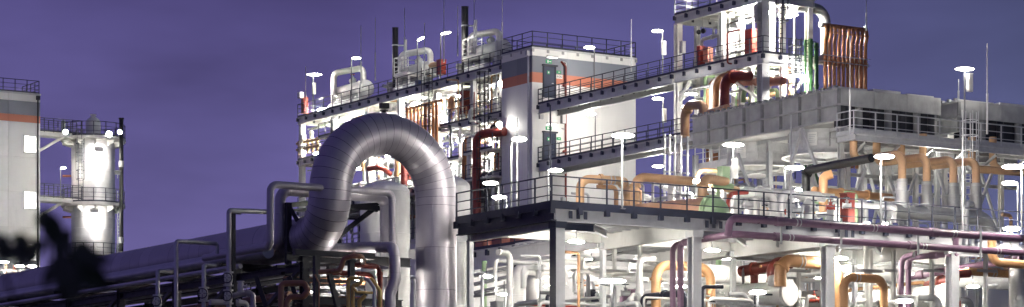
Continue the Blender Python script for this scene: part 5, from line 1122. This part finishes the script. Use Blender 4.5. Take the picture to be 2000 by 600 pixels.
pipe('dark red elbow behind the ochre elbow', [W(1508, 560, 44.0), W(1508, 512, 44.0), W(1545, 514, 43.8)], .26, 'red', .5, n=20)
pipe('dark red level pipe with a drop leg left of the ochre elbow', [W(1448, 530, 43.0), W(1510, 520, 43.6)], .25, 'red', flanges=(.4,), n=20)
pipe('dark red drop leg under the level red pipe', [W(1473, 530, 43.2), W(1473, 600, 43.2)], .19, 'red')
vessel('white collar pot under the ochre elbow', W(1518, 556, 44.6), (0, 0, 1), .42, .35, 'white', 'collar_pot', 'vessel', .2, 1, False)
pipe('orange pipe arch at the lower right', [W(1648, 660, 45), W(1648, 541, 45), W(1726, 546, 44.6), W(1726, 660, 44.6)], .19, 'orange', .45, clamps=(.45,), n=18)
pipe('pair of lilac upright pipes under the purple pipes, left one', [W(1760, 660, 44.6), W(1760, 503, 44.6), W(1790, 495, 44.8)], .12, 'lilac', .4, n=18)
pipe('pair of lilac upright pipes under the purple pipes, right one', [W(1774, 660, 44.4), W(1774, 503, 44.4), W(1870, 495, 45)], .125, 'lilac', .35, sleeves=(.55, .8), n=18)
pipe('purple pipe stub rising between the two purple pipes', [W(1867, 492, 46), W(1867, 455, 46)], .13, 'purple', n=16)
pipe('purple slanting pipe deep under the deck at right', [W(1780, 540, 41.5), W(1995, 505, 43.5)], .17, 'purple', sleeves=(.1, .9), n=18)
pipe('dark red pipe with flange at the lower right', [W(1812, 560, 41.5), W(1866, 543, 42.2)], .26, 'red', flanges=(.5,), n=20)
pipe('dark red elbow left of the right-hand column', [W(1862, 572, 43.4), W(1862, 536, 43.4), W(1892, 534, 43.2)], .2, 'red', .4, n=18)
pipe('orange level pipe from the red elbow to the right edge', [W(1888, 530, 43.2), W(2060, 541, 42.4)], .18, 'orange', clamps=(.3,), n=18)
pipe('ochre elbow hanging under the purple pipes at the right edge', [W(1937, 468, 45), W(1937, 512, 45), W(2060, 522, 44.2)], .19, 'orange', .5, n=18)
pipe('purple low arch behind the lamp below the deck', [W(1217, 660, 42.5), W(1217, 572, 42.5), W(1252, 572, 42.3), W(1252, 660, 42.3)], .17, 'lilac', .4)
pipe('orange upright pipe left of the small arch', [W(1135, 640, 41), W(1135, 545, 41), W(1150, 543, 40.8)], .13, 'orange', .3)
pipe('ochre thin pipe leg hanging from the orange arch', [W(1390, 560, 45), W(1390, 610, 45)], .06, 'orange', n=8)
for k, (x_, u0, v0, u1, v1, s0) in enumerate(((0, 1120, 500, 1350, 520, 44), (1, 1150, 512, 1300, 470, 43), (2, 1400, 500, 1600, 517, 43.5), (3, 1620, 505, 1860, 525, 42.5), (4, 1100, 540, 1260, 552, 42.5), (5, 1390, 590, 1500, 600, 46))):
    tray(['cable tray hung under the deck left of the lilac pipes', 'slanting cable tray under the deck near the corner column', 'cable tray under the deck above the red pipe', 'cable tray under the deck right of the third column', 'lower cable tray near the corner column', 'cable tray low in front of the silver vessel'][k], W(u0, v0, s0), W(u1, v1, s0-1.0), .45)
mb_ = T('motor', 'small black motor on a stand under the deck near the corner column', 'motor', W(1157, 590, 43)); p = W(1157, 578, 43)
mb_.part('casing', MB().lathe(p-rt*.35, rt, [(0, .12), (.05, .2), (.6, .2), (.65, .1)], 16), 'navy'); mb_.part('terminal_box', MB().cbox(p+V((0, 0, .22)), .22, .2, .14), 'navy', None, False); mb_.part('foot', MB().cbox(p-V((0, 0, .23)), .5, .4, .08), 'navy', None, False)
pipe('red low rail pipe at the bottom near the corner column', [W(990, 600, 42), W(1010, 592, 42), W(1130, 600, 41.5)], .08, 'redbright', .2)
for u in (1135, 1200, 1250, 1560, 1690, 1700, 1745, 1820, 1925):
    p = W(u, 600, 44); t = T('hanger_post', 'slim galvanised post below the main deck, seen at ' + {1135: 'the corner column right side', 1200: 'the lamp below the deck', 1250: 'the lilac low arch', 1560: 'the ochre elbow', 1690: 'the lower right orange arch', 1700: 'the orange arch middle', 1745: 'the left lilac upright', 1820: 'the flanged red pipe', 1925: 'the right-hand column'}[u], 'post', V((p.x, p.y, 0)), 'slim posts below the deck')
    t.part('post', MB().hsec((p.x, p.y, 0), (p.x, p.y, ZDK-.2 if u < 1700 else ZDK-.5), .15, .15, .02, (0, 1, 0)), 'white', None, False); t.part('arm', MB().hsec((p.x-.6, p.y-.1, p.z+1.6), (p.x+.6, p.y-.1, p.z+1.6), .1, .12), 'galv', None, False)
clutter('below the main deck', XD+3, XD+32, YD2-1, YD2+18, [6.3, 9.2, 12.2], 90, 90, 8, 'below the main deck', 31, ('white', 'white', 'pale', 'galv', 'greywhite', 'orange', 'white', 'white', 'steel', 'white'))
clutter('under the deck front', XD+2, XD+24, YD+1.2, YD2+5, [6.3, 8.6, 10.6], 60, 70, 0, 'in front below the main deck', 33, ('galv', 'steel', 'galv_rib', 'greywhite', 'white', 'galv', 'rail', 'pale'))
for k in (0, 1, 2, 3, 5, 6, 7, 8): valve('small valve at the bottom, '+['first', 'second', 'third', 'fourth', '', 'fifth', 'sixth', 'seventh', 'eighth'][k]+' from the corner column', W(1130+k*92, 570+(k*53) % 25, 44), rt, .1, ['white', 'galv', 'redbright'][k % 3], 'rail')
for k, (u, v, s, w_) in enumerate(((1195, 549, 52.5, 1.25), (1480, 571, 51.0, .8), (1766, 588, 49.5, .85), (1075, 560, 41, 1.2), (1330, 560, 41, 1.2), (1600, 545, 41, 1.2), (1900, 560, 40.5, 1.2), (950, 540, 42, 1.0), (985, 575, 43, .9), (1155, 505, 42.5, 1.1), (1420, 505, 42, 1.2), (1700, 512, 41.5, 1.2))):
    lamp(['long bright lamp below the deck right of the corner column', 'lamp in front of the large silver vessel', 'bright lamp at the foot of the lilac upright pipes', 'lamp below the deck left of the corner column', 'lamp deep below the deck behind the lilac pipes', 'lamp deep below the deck behind the ochre elbow', 'lamp deep below the deck at the lower right', 'lamp below the low gallery', 'lamp low beside the white elbow pipe', 'lamp under the deck behind the corner column', 'lamp under the deck above the red level pipe', 'lamp under the deck behind the third column'][k], W(u, v, s), 0 if k < 3 else None, w_ if k < 3 else .75, (CT, -ST, 0), 'mid', 'galv', hang=.6, wdt=.36 if k < 3 else .26, dep=.17 if k < 3 else .13, lm='lamp_front' if k < 3 else 'lamp_under' if k in (7, 8) else 'lamp')
for k, (x_, y_) in enumerate(((3.5, 3.5), (10.5, 3.6), (17.5, 3.6), (24, 3.6))):
    p = V((XD+x_, YD+y_, ZDK-1.0)); lamp('ceiling lamp fixed under the main deck in its '+['first', 'second', 'third', 'fourth'][k]+' bay from the corner', p, None, .95, (1, 0, 0), 'mid', 'galv', hang=.75, group='ceiling lamps under the main deck', lm='lamp', wdt=.28, dep=.13)

# ================================================================ leafy twig close to the camera
SL = 1250.0
sh = T('foreground_shrub', 'dark out-of-focus leafy twigs close to the camera at lower left', 'shrub', W(60, 900, SL)*1.0)
sh.org.z = 0
def leaf(p, d, n, ln, wd):
    d = V(d).normalized(); n = V(n).normalized(); sd = d.cross(n).normalized(); n = sd.cross(d); mb = MB(); prof = [(0, .02), (.12, .45), (.3, .9), (.5, 1.0), (.7, .8), (.88, .4), (1, .02)]
    i = len(mb.v)
    for f, w_ in prof: mb.v += [p+d*ln*f+sd*wd/2*w_+n*(.12*wd*w_), p+d*ln*f-n*.18*ln*(f-.3)**2, p+d*ln*f-sd*wd/2*w_+n*(.12*wd*w_)]
    for k in range(len(prof)-1):
        for j in range(2): mb.f.append((i+3*k+j, i+3*k+j+1, i+3*k+3+j+1, i+3*k+3+j))
    return mb
stems = [[(60, 1060, 1180), (70, 760, 1210), (92, 560, 1240), (98, 430, 1260)], [(70, 760, 1210), (120, 560, 1230), (170, 500, 1250), (205, 540, 1260)], [(70, 780, 1210), (30, 600, 1250), (-15, 460, 1270)]]
base = W(60, 1060, 1180)
for k, s_ in enumerate(stems):
    pts = [W(*q) for q in s_]
    if k == 0: pts = [V((base.x, base.y, 0))]+pts
    sh.part('stem', MB().tube(bend(pts, .05), .003, 6), 'bark')
r_ = random.Random(5)
LV = [(140, 525, 40, 70, 50), (120, 505, 70, 70, 52), (98, 478, -80, 68, 34), (92, 455, -100, 62, 30), (118, 480, -60, 50, 30), (130, 515, -30, 66, 46), (150, 500, 10, 60, 46), (110, 545, 60, 58, 36), (80, 500, 170, 62, 36), (62, 480, 200, 56, 34), (40, 490, 170, 56, 36), (22, 478, 190, 50, 34), (10, 462, 150, 44, 28), (140, 540, 80, 60, 34), (160, 530, 30, 62, 44), (178, 515, -10, 46, 34), (185, 535, 45, 52, 28), (125, 490, 100, 64, 44), (150, 470, 60, 62, 40), (120, 520, 130, 62, 40), (55, 500, 120, 50, 32), (105, 500, -50, 66, 44), (165, 490, 90, 60, 44), (135, 560, 110, 44, 26), (90, 470, 140, 54, 32), (30, 470, 60, 46, 28)]
for (u, v, ang, ln, wd) in LV:
    s_ = SL+r_.uniform(-60, 60); p = W(u, v, s_); a = R(ang); d = rt*math.cos(a)-V((0, 0, 1))*math.sin(a)+fr*r_.uniform(-.4, .4)
    sh.part('leaf', leaf(p, d, fr+rt*r_.uniform(-.5, .5)+V((0, 0, r_.uniform(-.2, .6))), ln*.86/SL, max(wd, ln*.66)/SL), 'leaf')

# ================================================================ fill lamps added to light the coolers from below
for k, (x_, y_) in enumerate(((2.8, 7.3), (2.5, 4.2), (2.5, 10.5), (5.5, -1.0), (10.5, 2.5), (12.5, -1.2))):
    lamp(['lamp between the two fan rings under the left air cooler', 'lamp under the near fan ring of the left air cooler', 'lamp under the far fan ring of the left air cooler', 'lamp under the cooler walkway behind the orange elbows', 'lamp under the gap between the air coolers', 'lamp under the cooler walkway at the right edge'][k], (XC+x_, YC+y_, ZCB-3.4 if k in (0, 1, 2, 4) else ZF-1.2), None, 1.2, (0, 1, 0), 'mid', 'galv', hang=1.2, bias=-.3, lm='lamp_under')
